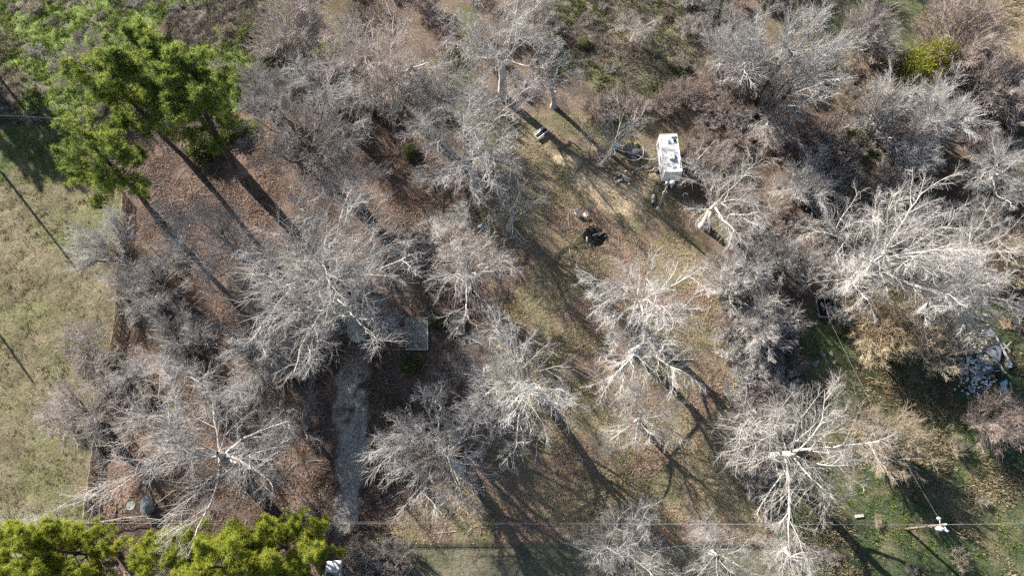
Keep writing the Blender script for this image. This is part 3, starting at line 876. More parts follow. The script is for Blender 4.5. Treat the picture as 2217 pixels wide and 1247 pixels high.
EVER = [(590, 100, 45, 'evergreen_a', 'largest dark evergreen shrub at the top among brown weeds'), (545, 70, 30, 'evergreen_b', 'evergreen shrub left of the thin brown tree'), (625, 150, 32, 'evergreen_b', 'evergreen shrub under the thin brown tree'),
        (520, 175, 34, 'evergreen_a', 'olive evergreen shrub between the pines and the top thicket'), (885, 325, 17, 'evergreen_a', 'broad-leaved green shrub beside the large twisting tree'),
        (890, 790, 22, 'evergreen_b', 'dark green low shrub below the large concrete slab'), (945, 690, 16, 'evergreen_b', 'green low shrub between the two concrete slabs'), (2115, 480, 22, 'evergreen_b', 'green shrub in the brush behind the broken tree'),
        (1265, 95, 14, 'evergreen_b', 'small dark green bush in the shaded weeds'), (283, 680, 12, 'evergreen_b', 'small yellowish-green bush inside the fence line'),
        (500, 280, 26, 'evergreen_b', 'olive bush at the edge of the red-brown litter')]
for (px, py, r, k, lab) in EVER:
    plant('evergreen_shrub', k, px, py, r, lab, 'shrub', rs.uniform(0, 6), 'evergreen shrubs', part_names=('stems', 'crown'))

# ------------------------------------------------------------------ loose cover: leaves, grass, weeds
def zone_points(rng, name, n, box=None):
    poly = ZONE[name]
    lo, hi = np.maximum(poly.min(0), [-80, -4]), np.minimum(poly.max(0), [80, 88])
    out = np.zeros((0, 2))
    while len(out) < n:
        p = rng.uniform(lo, hi, (n * 2, 2))
        p = p[in_poly(p[:, 0], p[:, 1], poly)]
        out = np.concatenate([out, p])
    return out[:n]
def leaves(name, zone, n, size, mat, label, seed, thin=True):
    rng = np.random.default_rng(seed)
    p = zone_points(rng, zone, int(n * 2))
    w = vnoise(p[:, 0], p[:, 1], 3.0, seed, 3)
    keep = rng.random(len(p)) < smooth(w, .38, .62) * .85 + .12
    dr = seg_dist(p[:, 0], p[:, 1], DRIVE)
    keep &= (dr > 1.5) | (rng.random(len(p)) < np.interp(p[:, 1], [G(0, 830).y, G(0, 760).y], [.15, .8]))
    for (q, a, b) in SAND:
        c = G(*q); keep &= (np.hypot((p[:, 0] - c.x) / a, (p[:, 1] - c.y) / b) > .95) | (rng.random(len(p)) < .12)
    p = p[keep][:n]
    m = len(p)
    z = ground_height(p[:, 0], p[:, 1]) + rng.uniform(.03, .09, m)
    C = np.stack([p[:, 0], p[:, 1], z], 1)
    a = rng.uniform(0, 6.28, m)
    u = np.stack([np.cos(a), np.sin(a), rng.normal(0, .35, m)], 1); v = np.stack([-np.sin(a), np.cos(a), rng.normal(0, .35, m)], 1)
    l = (size * rng.uniform(.6, 1.4, m))[:, None]
    up = np.array([0, 0, 1.0]) * l * rng.uniform(-.1, .35, (m, 1))
    V = np.stack([C - u * l, C + v * l * .55 + up, C + u * l, C - v * l * .55 + up], 1).reshape(-1, 3)
    I = np.arange(m)[:, None] * 4
    F = np.concatenate([I + np.array([[0, 1, 2]]), I + np.array([[0, 2, 3]])])
    tag(obj(name, np_mesh(name, V, [F], mat)), label, 'leaves', None, 'stuff')
leaves('leaf_litter', 'litter', 60000, .085, M['dead_leaf'], 'red-brown fallen leaves covering the wooded yard', 71)
leaves('fallen_leaves', 'lot', 42000, .075, M['dead_leaf_tan'], 'pinkish tan fallen leaves strewn over the open lot', 72)

def blades(name, spots, per, h, w, spread, mat, label, seed, cat='grass', lean=.6):
    """tufts of upright blades at the given spots"""
    rng = np.random.default_rng(seed)
    m = len(spots)
    s = rng.uniform(.6, 1.35, m)
    B = np.repeat(spots, per, 0); S = np.repeat(s, per)
    n = len(B)
    off = rng.normal(0, spread, (n, 2)) * S[:, None]
    x, y = B[:, 0] + off[:, 0], B[:, 1] + off[:, 1]
    z = ground_height(x, y)
    a = rng.uniform(0, 6.28, n)
    d = np.stack([rng.normal(0, lean, n) + off[:, 0] / spread * .25, rng.normal(0, lean, n) + off[:, 1] / spread * .25, np.ones(n)], 1)
    d = unit(d) * (h * S * rng.uniform(.6, 1.25, n) * np.clip(1.2 - np.hypot(off[:, 0], off[:, 1]) / (spread * 3), .35, 1))[:, None]
    sd = np.stack([np.cos(a), np.sin(a), np.zeros(n)], 1) * (w * rng.uniform(.6, 1.3, n))[:, None]
    C = np.stack([x, y, z - .05], 1)
    V = np.stack([C - sd, C + sd, C + d + sd * .25], 1).reshape(-1, 3)
    F = np.arange(len(V)).reshape(-1, 3)
    tag(obj(name, np_mesh(name, V, [F], mat)), label, cat, None, 'stuff')
rg = np.random.default_rng(88)
def patchy(pts, scale, seed, lo, hi, inv=False):
    w = smooth(vnoise(pts[:, 0], pts[:, 1], scale, seed, 3), lo, hi)
    if inv: w = 1 - w
    return pts[rg.random(len(pts)) < w]
fp = zone_points(rg, 'field', 9000)
blades('dry_grass', fp, 8, .26, .035, .14, M['grass_dry'], 'short dry tan grass of the open field by the fence', 81)
blades('green_grass', patchy(zone_points(rg, 'field', 2600), 6, 41, .52, .75), 7, .24, .03, .14, M['grass_green'], 'green grass patches in the tan field', 82)
wp = zone_points(rg, 'weeds', 7000)
blades('green_weeds', patchy(wp, 7, 21, .42, .6, True), 18, .5, .055, .22, M['grass_green'], 'bright green weeds of the field behind the pines', 83, 'weeds')
blades('brown_weeds', patchy(wp, 7, 21, .40, .58), 24, .55, .045, .26, M['weed_brown'], 'grey-brown dead weed clumps behind the pines', 84, 'weeds')
tp = zone_points(rg, 'topweeds', 3200)
blades('olive_weeds', patchy(tp, 4, 61, .4, .6), 14, .55, .05, .26, M['evergreen'], 'olive weed tussocks of the clearing at the top', 85, 'weeds')
blades('dead_weeds', patchy(tp, 4, 61, .4, .6, True), 14, .7, .045, .28, M['weed_brown'], 'dead brown weeds of the clearing at the top', 86, 'weeds')
gp = zone_points(rg, 'green', 6000)
blades('dark_grass', patchy(gp, 5, 91, .3, .7, True), 12, .34, .05, .25, M['grass_green'], 'dark green grass round the utility pole', 87)
blades('tan_tussocks', patchy(gp, 5, 91, .52, .66), 22, .55, .045, .27, M['weed_tan'], 'tan dead tussocks on the slope by the utility pole', 88)
gp = zone_points(rg, 'topgrass', 2600)
blades('pale_tussocks', patchy(gp, 6, 92, .45, .65), 14, .5, .05, .27, M['weed_tan'], 'pale tussocks along the shaded strip at the top', 89)
gp = zone_points(rg, 'shadegrass', 2600)
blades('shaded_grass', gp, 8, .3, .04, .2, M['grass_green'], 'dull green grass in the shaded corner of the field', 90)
gp = zone_points(rg, 'lot', 9000)
for (q_, a_, b_) in SAND:
    c_ = G(*q_); gp = gp[np.hypot((gp[:, 0] - c_.x) / a_, (gp[:, 1] - c_.y) / b_) > 1.0]
blades('lawn_grass', patchy(gp, 4, 31, .45, .66, True), 6, .16, .03, .16, M['grass_dry'], 'short olive and straw grass of the open lot', 93)
gp = zone_points(rg, 'verge', 3000)
blades('verge_grass', gp, 6, .14, .03, .16, M['grass_dry'], 'mown grass of the lower roadside verge', 94)

# ------------------------------------------------------------------ the trailer and the things round it
def build_trailer():
    fl, fr = G(1440, 374.6, 3.05), G(1477, 369.5, 3.05)
    bl, br = G(1428, 291, 3.05), G(1466, 288.5, 3.05)
    f, b = (fl + fr) / 2, (bl + br) / 2
    L = (b - f).length; W = ((fr - fl).length + (br - bl).length) / 2
    ang = math.atan2(b.y - f.y, b.x - f.x) - math.pi / 2
    t = empty('travel_trailer', (f.x, f.y, gz(f.x, f.y)), ang)      # local y runs from the front to the back
    tag(t, 'white travel trailer with air conditioner and vents on its roof', 'trailer')
    z0, z1, w = .62, 3.0, W / 2
    prof = [(.10, z0), (-.16, z0 + .30), (-.30, 1.25), (-.24, 2.1), (-.05, 2.82), (.03, z1), (L - .1, z1), (L, z1 - .1), (L, z0)]
    m = MB()
    m.grid_loft([[(x, y, z) for (y, z) in prof] for x in (-w, -w + .04, w - .04, w)])
    m.build('body', M['trailer_white'], t)
    m = MB()                                                        # front cap, a shade proud
    pr = [(-.175, z0 + .31), (-.312, 1.25), (-.252, 2.1), (-.062, 2.815)]
    vs = [(x, y, z) for (y, z) in pr for x in (-w + .07, w - .07)]
    m.add(vs, [(0, 1, 3, 2), (2, 3, 5, 4), (4, 5, 7, 6)])
    cap = m.build('front_cap', M['trailer_front'], t)
    def fy(z):
        for (y0, a), (y1, c) in zip(pr[:-1], pr[1:]):
            if a <= z <= c: return y0 + (y1 - y0) * (z - a) / (c - a)
        return pr[-1][0]
    def mark(mb, x0, x1, za, zb, s=0.0):
        mb.add([(x0, fy(za) - .006, za), (x1, fy(za) - .006, za), (x1 + s, fy(zb) - .006, zb), (x0 + s, fy(zb) - .006, zb)], [(0, 1, 2, 3)])
    m = MB()                                                        # two lines of worn dark lettering, too faded to read
    x = -.62
    for wd in (.06, .10, .03, .09, .04, 0, .05, .11, .07, .04, .08, 0, .06, .10, .05, .09, .06):
        if wd:
            mark(m, x, x + .03, 1.78, 1.98); mark(m, x + .03, x + .03 + wd * .6, 1.78 if wd > .06 else 1.93, 1.83 if wd > .06 else 1.98)
            x += wd + .045
        else: x += .07
    m.build('lettering', M['letter'], cap)
    m = MB()
    for i in range(12):
        mark(m, -.78 + i * .12, -.67 + i * .12, 1.54 + .02 * math.sin(i * .9), 1.60 + .035 * math.sin(i * .7), .02)
    m.build('stripe', M['letter'], cap)
    m = MB()
    mark(m, -.12, .42, 1.615, 1.70)
    m.build('small_print', M['red_ink'], cap)
    m = MB(); m.box((0, .02, z0 + .02), (W - .1, .2, .3)); m.build('front_skirt', M['black'], t)
    m = MB()                                                        # roof edge trim
    for sx in (-1, 1): m.box((sx * (w - .02), L / 2, z1 + .015), (.06, L - .1, .05))
    m.box((0, L - .04, z1 + .012), (W - .1, .06, .05)); m.box((0, .05, z1 + .012), (W - .1, .05, .045))
    m.build('roof_trim', M['white_paint'], t)
    for k in (.22, .58, .86):
        m = MB(); m.box((0, L * k, z1 + .008), (W - .16, .05, .02)); m.build('roof_seam', M['galvanised'], t)
    ac = MB()
    y = L * .40
    ac.grid_loft([[(x0 * sx, y + yy, z1 + z) for (x0, yy) in ((-.36, -.48), (.36, -.48), (.36, .48), (-.36, .48))] for (z, sx) in ((.01, 1.0), (.24, 1.0), (.34, .86))])
    ac.build('air_conditioner', M['white_plastic'], t)
    def vent(x, y, s, h, mat):
        v = MB(); v.box((x, y, z1 + .045), (s + .08, s + .08, .07)); o = v.build('vent', M['white_plastic'], t)
        l = MB(); l.box((x, y + .06, z1 + .06 + h), (s, s, .03), rx=.35); l.box((x, y, z1 + .10), (s * .8, s * .8, .04)); l.build('lid', mat, o)
    vent(-.05, L * .77, .36, .14, M['galvanised']); vent(.72, L * .79, .40, .10, M['glass']); vent(.12, L * .14, .38, .10, M['white_plastic'])
    m = MB(); m.box((.62, L * .93, z1 + .10), (.72, .34, .2), bev=.05); m.build('roof_box', M['white_plastic'], t)
    m = MB(); m.tube([(-.55, L * .18, z1), (-.55, L * .18, z1 + .22)], .05); m.build('vent_pipe', M['black'], t)
    m = MB(); m.tube([(.05, L * .28, z1), (.05, L * .28, z1 + .3), (.3, L * .27, z1 + .34)], .02); m.build('aerial', M['steel'], t)
    m = MB(); m.tube([(w * .82, L * .30, z1 + .1), (w * .82, L * .12, z1 + .1)], .045); m.box((w * .82, L * .21, z1 + .05), (.05, L * .22, .07)); m.build('ladder_rail', M['galvanised'], t)
    m = MB(); m.tube([(-w - .10, L * .16, 2.78), (-w - .10, L * .9, 2.78)], .085, 8); aw = m.build('awning', M['white_paint'], t)
    m = MB()
    for yy in (L * .17, L * .89): m.tube([(-w - .06, yy, 2.75), (-w - .05, yy, .9)], .03)
    m.build('awning_arm', M['galvanised'], aw)
    for (yy, zz, ly, lz) in ((L * .80, 1.9, 1.0, .6), (L * .48, 1.95, .9, .55)):
        m = MB(); m.box((-w - .004, yy, zz), (.02, ly, lz)); o = m.build('window', M['glass'], t)
        m = MB()
        for dz in (-lz / 2, lz / 2): m.box((-w - .01, yy, zz + dz), (.03, ly + .08, .05))
        for dy in (-ly / 2, ly / 2): m.box((-w - .01, yy + dy, zz), (.03, .05, lz))
        m.build('frame', M['galvanised'], o)
    m = MB(); m.box((-w - .006, L * .24, 1.72), (.02, .66, 1.8)); d = m.build('door', M['white_paint'], t)
    m = MB(); m.box((-w - .03, L * .24 + .26, 1.55), (.05, .06, .14)); m.build('handle', M['steel'], d)
    for sx in (-1, 1):
        for dy in (-.42, .42):
            m = MB(); m.torus((sx * (w - .12), L * .55 + dy, .34), .25, .10, axis='X'); wh = m.build('wheel', M['black'], t, True)
            m = MB(); m.tube([(sx * (w - .17), L * .55 + dy, .34), (sx * (w - .04), L * .55 + dy, .34)], .17, 10); m.build('rim', M['galvanised'], wh)
    m = MB(); m.tube([(-.5, .2, .5), (0, -1.2, .48)], .05); m.tube([(.5, .2, .5), (0, -1.2, .48)], .05); m.build('hitch', M['black'], t)
    m = MB(); m.tube([(.1, -.8, .45), (.1, -.8, .95)], .15, 10); m.build('gas_bottle', M['white_plastic'], t, True)
build_trailer()

def pole_at(name, px, py, h, r, label, cat):
    p = at(px, py)
    o = empty(name, p); tag(o, label, cat)
    return o, p
# service pole with meter boxes and lamp in front of the trailer
sp, p = pole_at('service_pole', 1421, 462, 7, .12, 'wooden service pole with yard lamp and meter box in front of the trailer', 'utility pole')
m = MB(); m.tube([(0, 0, -.2), (0, 0, 3.4), (0, 0, 7.2)], [.15, .135, .11], 8); m.build('pole', M['wood_grey'], sp, True)
m = MB(); m.box((-.16, -.10, 1.5), (.30, .16, .5), bev=.03); m.box((.14, -.14, 1.2), (.22, .14, .34), bev=.03); m.build('meter_box', M['white_paint'], sp)
m = MB(); m.tube([(-.12, -.06, 1.8), (-.12, -.06, 5.6)], .04); m.tube([(.1, -.1, 1.4), (.1, -.1, 5.2)], .03); m.build('conduit', M['galvanised'], sp)
m = MB(); m.box((0, 0, 5.5), (.5, .16, .12)); m.box((-.16, -.1, 5.3), (.16, .16, .3)); m.build('bracket', M['galvanised'], sp)
m = MB(); m.tube([(0, 0, 6.9), (.25, .15, 7.3), (.7, .35, 7.35)], .035); m.build('lamp_arm', M['galvanised'], sp)
m = MB(); m.tube([(.62, .32, 7.14), (.62, .32, 7.3), (.62, .32, 7.45)], [.27, .24, .12], 12); hd = m.build('lamp_head', M['white_plastic'], sp, True)
m = MB(); m.torus((.62, .32, 7.2), .27, .05); m.build('reflector', M['lamp_glass'], hd, True)
m = MB(); m.tube([(-.1, .2, 6.9), (-.1, .2, 7.4)], .17, 10); m.build('transformer', M['galvanised'], sp, True)

# small motorbike in the yard
p = at(1412, 431)
mc = empty('motorbike', p, -.18); tag(mc, 'small black and white motorbike parked by the service pole', 'motorbike')
for yy, nm in ((-.72, 'wheel'), (.62, 'wheel')):
    m = MB(); m.torus((0, yy, .32), .25, .07, axis='X'); wh = m.build(nm, M['black'], mc, True)
    m = MB(); m.tube([(-.05, yy, .32), (.05, yy, .32)], .19, 10); m.build('rim', M['white_paint'], wh)
m = MB(); m.grid_loft([[(-.13, -.35, .55), (.13, -.35, .55), (.13, -.35, .80), (-.13, -.35, .80)], [(-.2, -.05, .5), (.2, -.05, .5), (.16, -.05, .92), (-.16, -.05, .92)], [(-.14, .25, .55), (.14, .25, .55), (.1, .25, .86), (-.1, .25, .86)]]); m.build('tank', M['white_paint'], mc)
m = MB(); m.box((0, .5, .82), (.26, .7, .12), bev=.04); m.build('seat', M['black'], mc)
m = MB(); m.box((0, .05, .40), (.24, .45, .3), bev=.05); m.build('engine', M['steel'], mc)
m = MB(); m.tube([(-.08, -.72, .34), (-.08, -.45, .95)], .03); m.tube([(.08, -.72, .34), (.08, -.45, .95)], .03); m.build('fork', M['white_paint'], mc)
m = MB(); m.tube([(-.38, -.36, 1.0), (-.12, -.44, .98), (.12, -.44, .98), (.38, -.36, 1.0)], .025); m.build('handlebar', M['steel'], mc)
m = MB(); m.box((0, -.74, .68), (.16, .45, .05), rx=.1, bev=.02); m.build('front_mudguard', M['white_paint'], mc)
m = MB(); m.box((0, .82, .72), (.18, .4, .05), rx=.25, bev=.02); m.build('rear_mudguard', M['black'], mc)

# white framed bench / cot beside the grey tree
a, b = at(1160, 302), at(1183, 284)
c = (a + b) / 2
bn = empty('garden_bench', (c.x, c.y, c.z), math.atan2(b.y - a.y, b.x - a.x)); tag(bn, 'long low bench with white metal frame and black seat at a tree foot', 'bench')
L = (b - a).length
m = MB(); m.box((0, 0, .44), (L - .1, .52, .05)); m.build('seat', M['black'], bn)
m = MB()
m.box((0, -.33, .45), (L, .11, .09)); m.box((-L / 2 + .05, 0, .447), (.10, .56, .09)); m.box((0, .33, .45), (L, .13, .11))
m.build('seat_frame', M['white_paint'], bn)
m = MB(); m.box((0, .46, .75), (L - .05, .06, .07)); m.box((L * .18, .44, .6), (L * .5, .03, .06)); m.build('backrest', M['white_paint'], bn)
for sx in (-1, 1):
    for sy in (-1, 1):
        m = MB(); m.tube([(sx * (L / 2 - .06), sy * .27, -.1), (sx * (L / 2 - .06), sy * .27, .43 if sy < 0 else .88)], .028); m.build('leg', M['white_paint'], bn)

# black round mat with pale rim, things on it
p = at(1369, 331)
tr = empty('trampoline', p); tag(tr, 'low black round trampoline with pale rim under the white-limbed tree', 'trampoline')
m = MB(); m.add([(1.45 * math.cos(i * math.pi / 16), 1.45 * math.sin(i * math.pi / 16), .42 - .05 * (i % 2)) for i in range(32)] + [(0, 0, .30)], [(i, (i + 1) % 32, 32) for i in range(32)]); m.build('mat', M['black'], tr)
m = MB(); m.torus((0, 0, .44), 1.52, .07, 24, 6, 'Z', -2.3, .5); m.build('rim', M['concrete_pale'], tr, True)
for i in range(6):
    a = i * math.pi / 3
    m = MB(); m.tube([(1.5 * math.cos(a), 1.5 * math.sin(a), -.1), (1.54 * math.cos(a), 1.54 * math.sin(a), .44)], .03); m.build('leg', M['galvanised'], tr)
p = at(1375, 333)
bx = empty('storage_box', (p.x, p.y, p.z + .36), .2); tag(bx, 'slate grey box with a dark round opening on the trampoline', 'box')
m = MB(); m.box((0, 0, .22), (.8, .68, .44), bev=.04); m.build('body', M['tarp_slate'], bx)
m = MB(); m.tube([(.18, -.1, .43), (.18, -.1, .452)], .11, 12); m.build('opening', M['black'], bx)
def lump(name, px, py, size, mat, label, cat, seed, group=None, flat=.6, dz=0.0, rough=.28, parent=None):
    rng = np.random.default_rng(seed)
    import bmesh
    bm = bmesh.new()
    bmesh.ops.create_icosphere(bm, subdivisions=2, radius=1.0)
    ph = rng.uniform(0, 6, 6)
    for v in bm.verts:
        q = v.co
        k = 1 + rough * (math.sin(q.x * 2.3 + ph[0]) * math.sin(q.y * 2.7 + ph[1]) + .6 * math.sin(q.z * 3.1 + ph[2] + q.x * 2)) + rng.normal(0, rough * .15)
        v.co = Vector((q.x * size[0] * k, q.y * size[1] * k, q.z * size[2] * k))
    me = bpy.data.meshes.new(name); bm.to_mesh(me); bm.free(); me.materials.append(mat)
    p = at(px, py)
    o = obj(name, me, parent)
    if parent is None:
        o.location = (p.x, p.y, p.z + size[2] * flat + dz)
        o.rotation_euler = (0, 0, rng.uniform(0, 6))
        tag(o, label, cat, group)
    return o
lump('yellow_cushion', 1377, 318, (.36, .34, .25), mat_plain('olive_cloth', (.24, .21, .06), (.15, .13, .04), 4, .8), 'olive yellow cushion beside the slate grey box', 'cushion', 3, dz=.35)
lump('tarp_bundle', 1334, 322, (.42, .6, .35), M['tarp_blue'], 'teal blue tarp bundle at the foot of the white-limbed tree', 'tarp', 4)
ROCKS = [(1338, 378, .42, 'largest white rock'), (1345, 390, .27, 'cream rock just below the largest rock'), (1352, 385, .30, 'pale tan rock in the middle of the rubble'), (1357, 391, .40, 'rounded grey rock'), (1362, 399, .22, 'small white block lowest in the rubble'),
         (1341, 392, .22, 'small rosy rock'), (1334, 397, .32, 'flat grey rock'), (1349, 380, .2, 'small cream rock above the tan rock'), (1369, 373, .18, 'small white chip nearest the trailer'), (1331, 386, .2, 'small rock on the sand side'), (1355, 372, .2, 'orange-tinted rock nearest the tree')]
for i, (px, py, r, nm) in enumerate(ROCKS):
    lump('rock', px, py, (r, r * .8, r * .6), M['stone'], nm + ' of the rubble pile', 'rock', 20 + i, 'rubble pile')
for i, (px, py, rot, nm) in enumerate([(1398, 358, 3.5, 'pale half-ring of edging by the trailer, nearer the tree'), (1407, 364, 3.9, 'pale half-ring of edging by the trailer, nearer the steps')]):
    p = at(px, py)
    m = MB(); m.torus((0, 0, 0), .55, .10, 12, 6, 'Z', 0, 2.2)
    o = m.build('garden_edging', M['concrete_pale'], None, True); o.location = (p.x, p.y, p.z + .08); o.rotation_euler = (0, 0, rot); tag(o, nm, 'edging', 'edging rings')
for i, (px, py, w, mt, nm) in enumerate([(1419, 364, .42, 'concrete', 'grey paving block upper of the pair beside the trailer door'), (1420, 371, .42, 'concrete', 'grey paving block lower of the pair beside the trailer door'), (1426, 367, .50, 'concrete_pale', 'cream step block touching the trailer')]):
    p = at(px, py)
    m = MB(); m.box((0, 0, .11), (w, w, .28), bev=.03); o = m.build('step_block', M[mt]); o.location = p; o.rotation_euler = (0, 0, .1 * i); tag(o, nm, 'block', 'blocks by the trailer door')
p = at(1484, 425)
m = MB(); m.torus((0, 0, .12), .38, .06, 14, 6, 'Z', .4, 3.6); o = m.build('hose_loop', M['white_plastic'], None, True); o.location = p; tag(o, 'white hose loop lying in the trailer shade', 'hose')

# fire pit and two chairs
p = at(1287, 512)
fp_ = empty('fire_pit', p); tag(fp_, 'burnt black fire pit heap with charred wood, ash and bricks', 'fire pit')
rf = random.Random(5)
m = MB()
N_ = 28
rings = []
for (k, zz) in ((1.0, -.05), (.85, .10), (.55, .26), (.2, .30)):
    rings.append([((1.55 * k + rf.uniform(-.16, .16)) * math.cos(2 * math.pi * i / N_), (1.5 * k + rf.uniform(-.16, .16)) * math.sin(2 * math.pi * i / N_), zz + rf.uniform(-.04, .07)) for i in range(N_)])
m.grid_loft(rings); m.build('ash_bed', M['charcoal'], fp_)
m = MB()
for i in range(26):
    a, r = rf.uniform(0, 6.28), rf.uniform(.1, 1.5)
    m.box((r * math.cos(a), r * math.sin(a) * .9 - .3, .28 + rf.uniform(-.1, .05)), (rf.uniform(.08, .3), rf.uniform(.05, .14), .06), rf.uniform(0, 3), rf.uniform(-.4, .4))
m.build('ash_flakes', M['ash'], fp_)
for i in range(11):
    a = rf.uniform(0, 6.28); r = rf.uniform(.1, .9); b = rf.uniform(0, 3.14); l = rf.uniform(.35, .8); cx, cy = r * math.cos(a), r * math.sin(a)
    m = MB(); m.tube([(cx - l * math.cos(b), cy - l * math.sin(b), .2 + rf.uniform(0, .15)), (cx, cy, .34), (cx + l * math.cos(b), cy + l * math.sin(b), .2 + rf.uniform(0, .25))], [.09, .1, .07], 6); m.build('log', M['charcoal'] if i > 1 else M['wood_grey'], fp_)
m = MB(); m.tube([(-.98, -1.05, .2), (-1.05, -.6, .24), (-1.0, -.2, .2)], [.10, .12, .09], 7); m.build('white_log', M['bark_pale'], fp_, True)
for i in range(9):
    m = MB(); m.box((-.3 + rf.uniform(-.5, 1.1), 1.5 + rf.uniform(-.3, .35), .1), (.24, .12, .1), rf.uniform(0, 3)); m.build('brick', M['brick'] if i % 3 else M['concrete_pale'], fp_)
def camp_chair(px, py, rot, label):
    p = at(px, py)
    o = empty('camp_chair', p, rot); tag(o, label, 'chair', 'chairs by the fire pit')
    m = MB(); m.box((0, 0, .42), (.5, .5, .05), bev=.02); m.build('seat', M['white_plastic'], o)
    m = MB(); m.box((0, .27, .68), (.5, .05, .5), rx=-.2, bev=.02); m.build('backrest', M['white_plastic'], o)
    for sx in (-1, 1):
        for sy in (-1, 1):
            m = MB(); m.tube([(sx * .22, sy * .22, -.08), (sx * .2, sy * .2, .42)], .022); m.build('leg', M['galvanised'], o)
        m = MB(); m.box((sx * .27, 0, .62), (.05, .45, .03)); m.build('armrest', M['white_plastic'], o)
camp_chair(1248, 464, .5, 'white chair near the fire pit, farther from the sand')
camp_chair(1267, 469, -.6, 'white chair near the fire pit, closer to the sand')
m = MB()
p0 = [at(x, y, .06) for x, y in ((1246, 470), (1248, 476), (1254, 482), (1262, 486), (1269, 484))]
m.tube(p0, .03); o = m.build('bent_branch', M['bark_tan'], None, True); tag(o, 'thin bent stick on the ground below the white chairs', 'branch')

# ------------------------------------------------------------------ concrete slabs
def slab(name, corners, h, mat, label):
    pts = [at(*c) for c in corners]
    c = sum(pts, Vector()) / 4
    o = empty(name, c); tag(o, label, 'concrete slab')
    m = MB()
    lo = [(q.x - c.x, q.y - c.y, -.2) for q in pts]; hi = [(q.x - c.x, q.y - c.y, h) for q in pts]
    m.grid_loft([lo, hi]); m.build('slab', mat, o)
    return o, c, [Vector(q) for q in hi]
so, sc_, sh = slab('concrete_slab', [(877, 757), (926, 757), (926, 687), (876, 688)], .16, M['concrete'], 'large grey-green concrete slab with a fallen branch, under the yard trees')
m = MB()
for a, b in ((sh[1], sh[2]), (sh[0], sh[1])):
    d = (b - a); mid = (a + b) / 2
    m.box((mid.x, mid.y, .13), (d.length, .14, .16), math.atan2(d.y, d.x))
m.build('raised_edge', M['concrete_pale'], so)
so, sc_, sh = slab('well_slab', [(977, 727), (1006, 726), (1004, 690), (974, 691)], .55, M['concrete'], 'small square concrete well cover with pale rim beside the larger slab')
m = MB()
for a, b in zip(sh, sh[1:] + sh[:1]):
    d = (b - a); mid = (a + b) / 2
    m.box((mid.x, mid.y, .60), (d.length + .1, .14, .12), math.atan2(d.y, d.x))
m.box((.1, .25, .58), (1.5, .09, .08)); m.build('rim', M['concrete'], so)
m = MB(); m.box((-.35, .62, .60), (.55, .5, .12), bev=.03); m.build('hatch', M['galvanised'], so)
m = MB()
for i in range(14): m.box((rf.uniform(-.6, .7), rf.uniform(-.8, 0), .59), (rf.uniform(.1, .3), .1, .08), rf.uniform(0, 3))
m.build('rubble', M['concrete'], so)
m = MB(); m.tube([at(866, 752, .35), at(880, 751, .4), at(888, 743, .5), at(905, 741, .35), at(925, 737, .3)], [.09, .08, .06, .04, .02]); m.tube([at(905, 741, .35), at(918, 748, .3)], [.04, .015]); o = m.build('fallen_branch', M['bark_tan'], None, True); tag(o, 'fallen tan branch lying across the large concrete slab', 'branch')
p = at(918, 669)
st = empty('wooden_stool', p, .1); tag(st, 'small pale ladder-like stool above the large slab', 'stool')
m = MB(); m.box((-.2, 0, .35), (.05, .9, .06)); m.box((.2, 0, .35), (.05, .9, .06)); m.build('rail', M['wood_grey'], st)
for k in range(3):
    m = MB(); m.box((0, -.32 + .32 * k, .36), (.36, .07, .05)); m.build('rung', M['wood_grey'], st)
for sx in (-.2, .2):
    m = MB(); m.box((sx, -.4, .12), (.05, .05, .46)); m.box((sx, .4, .12), (.05, .05, .46)); m.build('leg', M['wood_grey'], st)
lump('blue_barrel', 1040, 491, (.25, .42, .25), M['sky_blue'], 'light blue plastic drum lying under the pale curling tree', 'drum', 41, rough=.06)
p = at(840, 758)
lf = empty('leafy_branch', p); tag(lf, 'fallen branch with brown dead leaves left of the large slab', 'branch')
rng = np.random.default_rng(5)
m = MB(); m.tube([(-1.2, .3, .2), (0, 0, .5), (1.6, -.1, .5)], [.03, .06, .09]); m.tube([(-.2, 0, .45), (-.9, -.6, .3)], [.04, .02]); m.build('stem', M['bark_tan'], lf)
Pn = rng.normal(0, 1, (420, 3)) * np.array([.9, .45, .15]) + np.array([-.3, 0, .45])
a = unit(rng.normal(0, 1, Pn.shape)); b = unit(np.cross(a, rng.normal(0, 1, Pn.shape)))
obj('leaves', np_mesh('branch_leaves', np.stack([Pn - a * .11, Pn + b * .05, Pn + a * .11, Pn - b * .05], 1).reshape(-1, 3), [np.arange(1680).reshape(-1, 4)], M['dead_leaf_tan']), lf)

# mistletoe balls in the trees
for (px, py, z, r, lab) in [(490, 490, 9, .35, 'mistletoe ball higher in the grey dense-twigged tree'), (480, 503, 9, .3, 'mistletoe ball lower in the grey dense-twigged tree'), (375, 888, 8, .45, 'yellow mistletoe ball on the huge leaning tree'), (1731, 72, 8, .4, 'mistletoe ball in the fan-shaped tree with dark trunk')]:
    c = G(px, py, z)
    Pn = rng.normal(0, 1, (260, 3)) * r * .45
    a = unit(rng.normal(0, 1, Pn.shape)); b = unit(np.cross(a, rng.normal(0, 1, Pn.shape)))
    o = obj('mistletoe', np_mesh('mistletoe', np.stack([Pn - a * .07, Pn + b * .035, Pn + a * .07, Pn - b * .035], 1).reshape(-1, 3), [np.arange(1040).reshape(-1, 4)], M['mistletoe']))
    o.location = c; tag(o, lab, 'mistletoe', 'mistletoe balls')

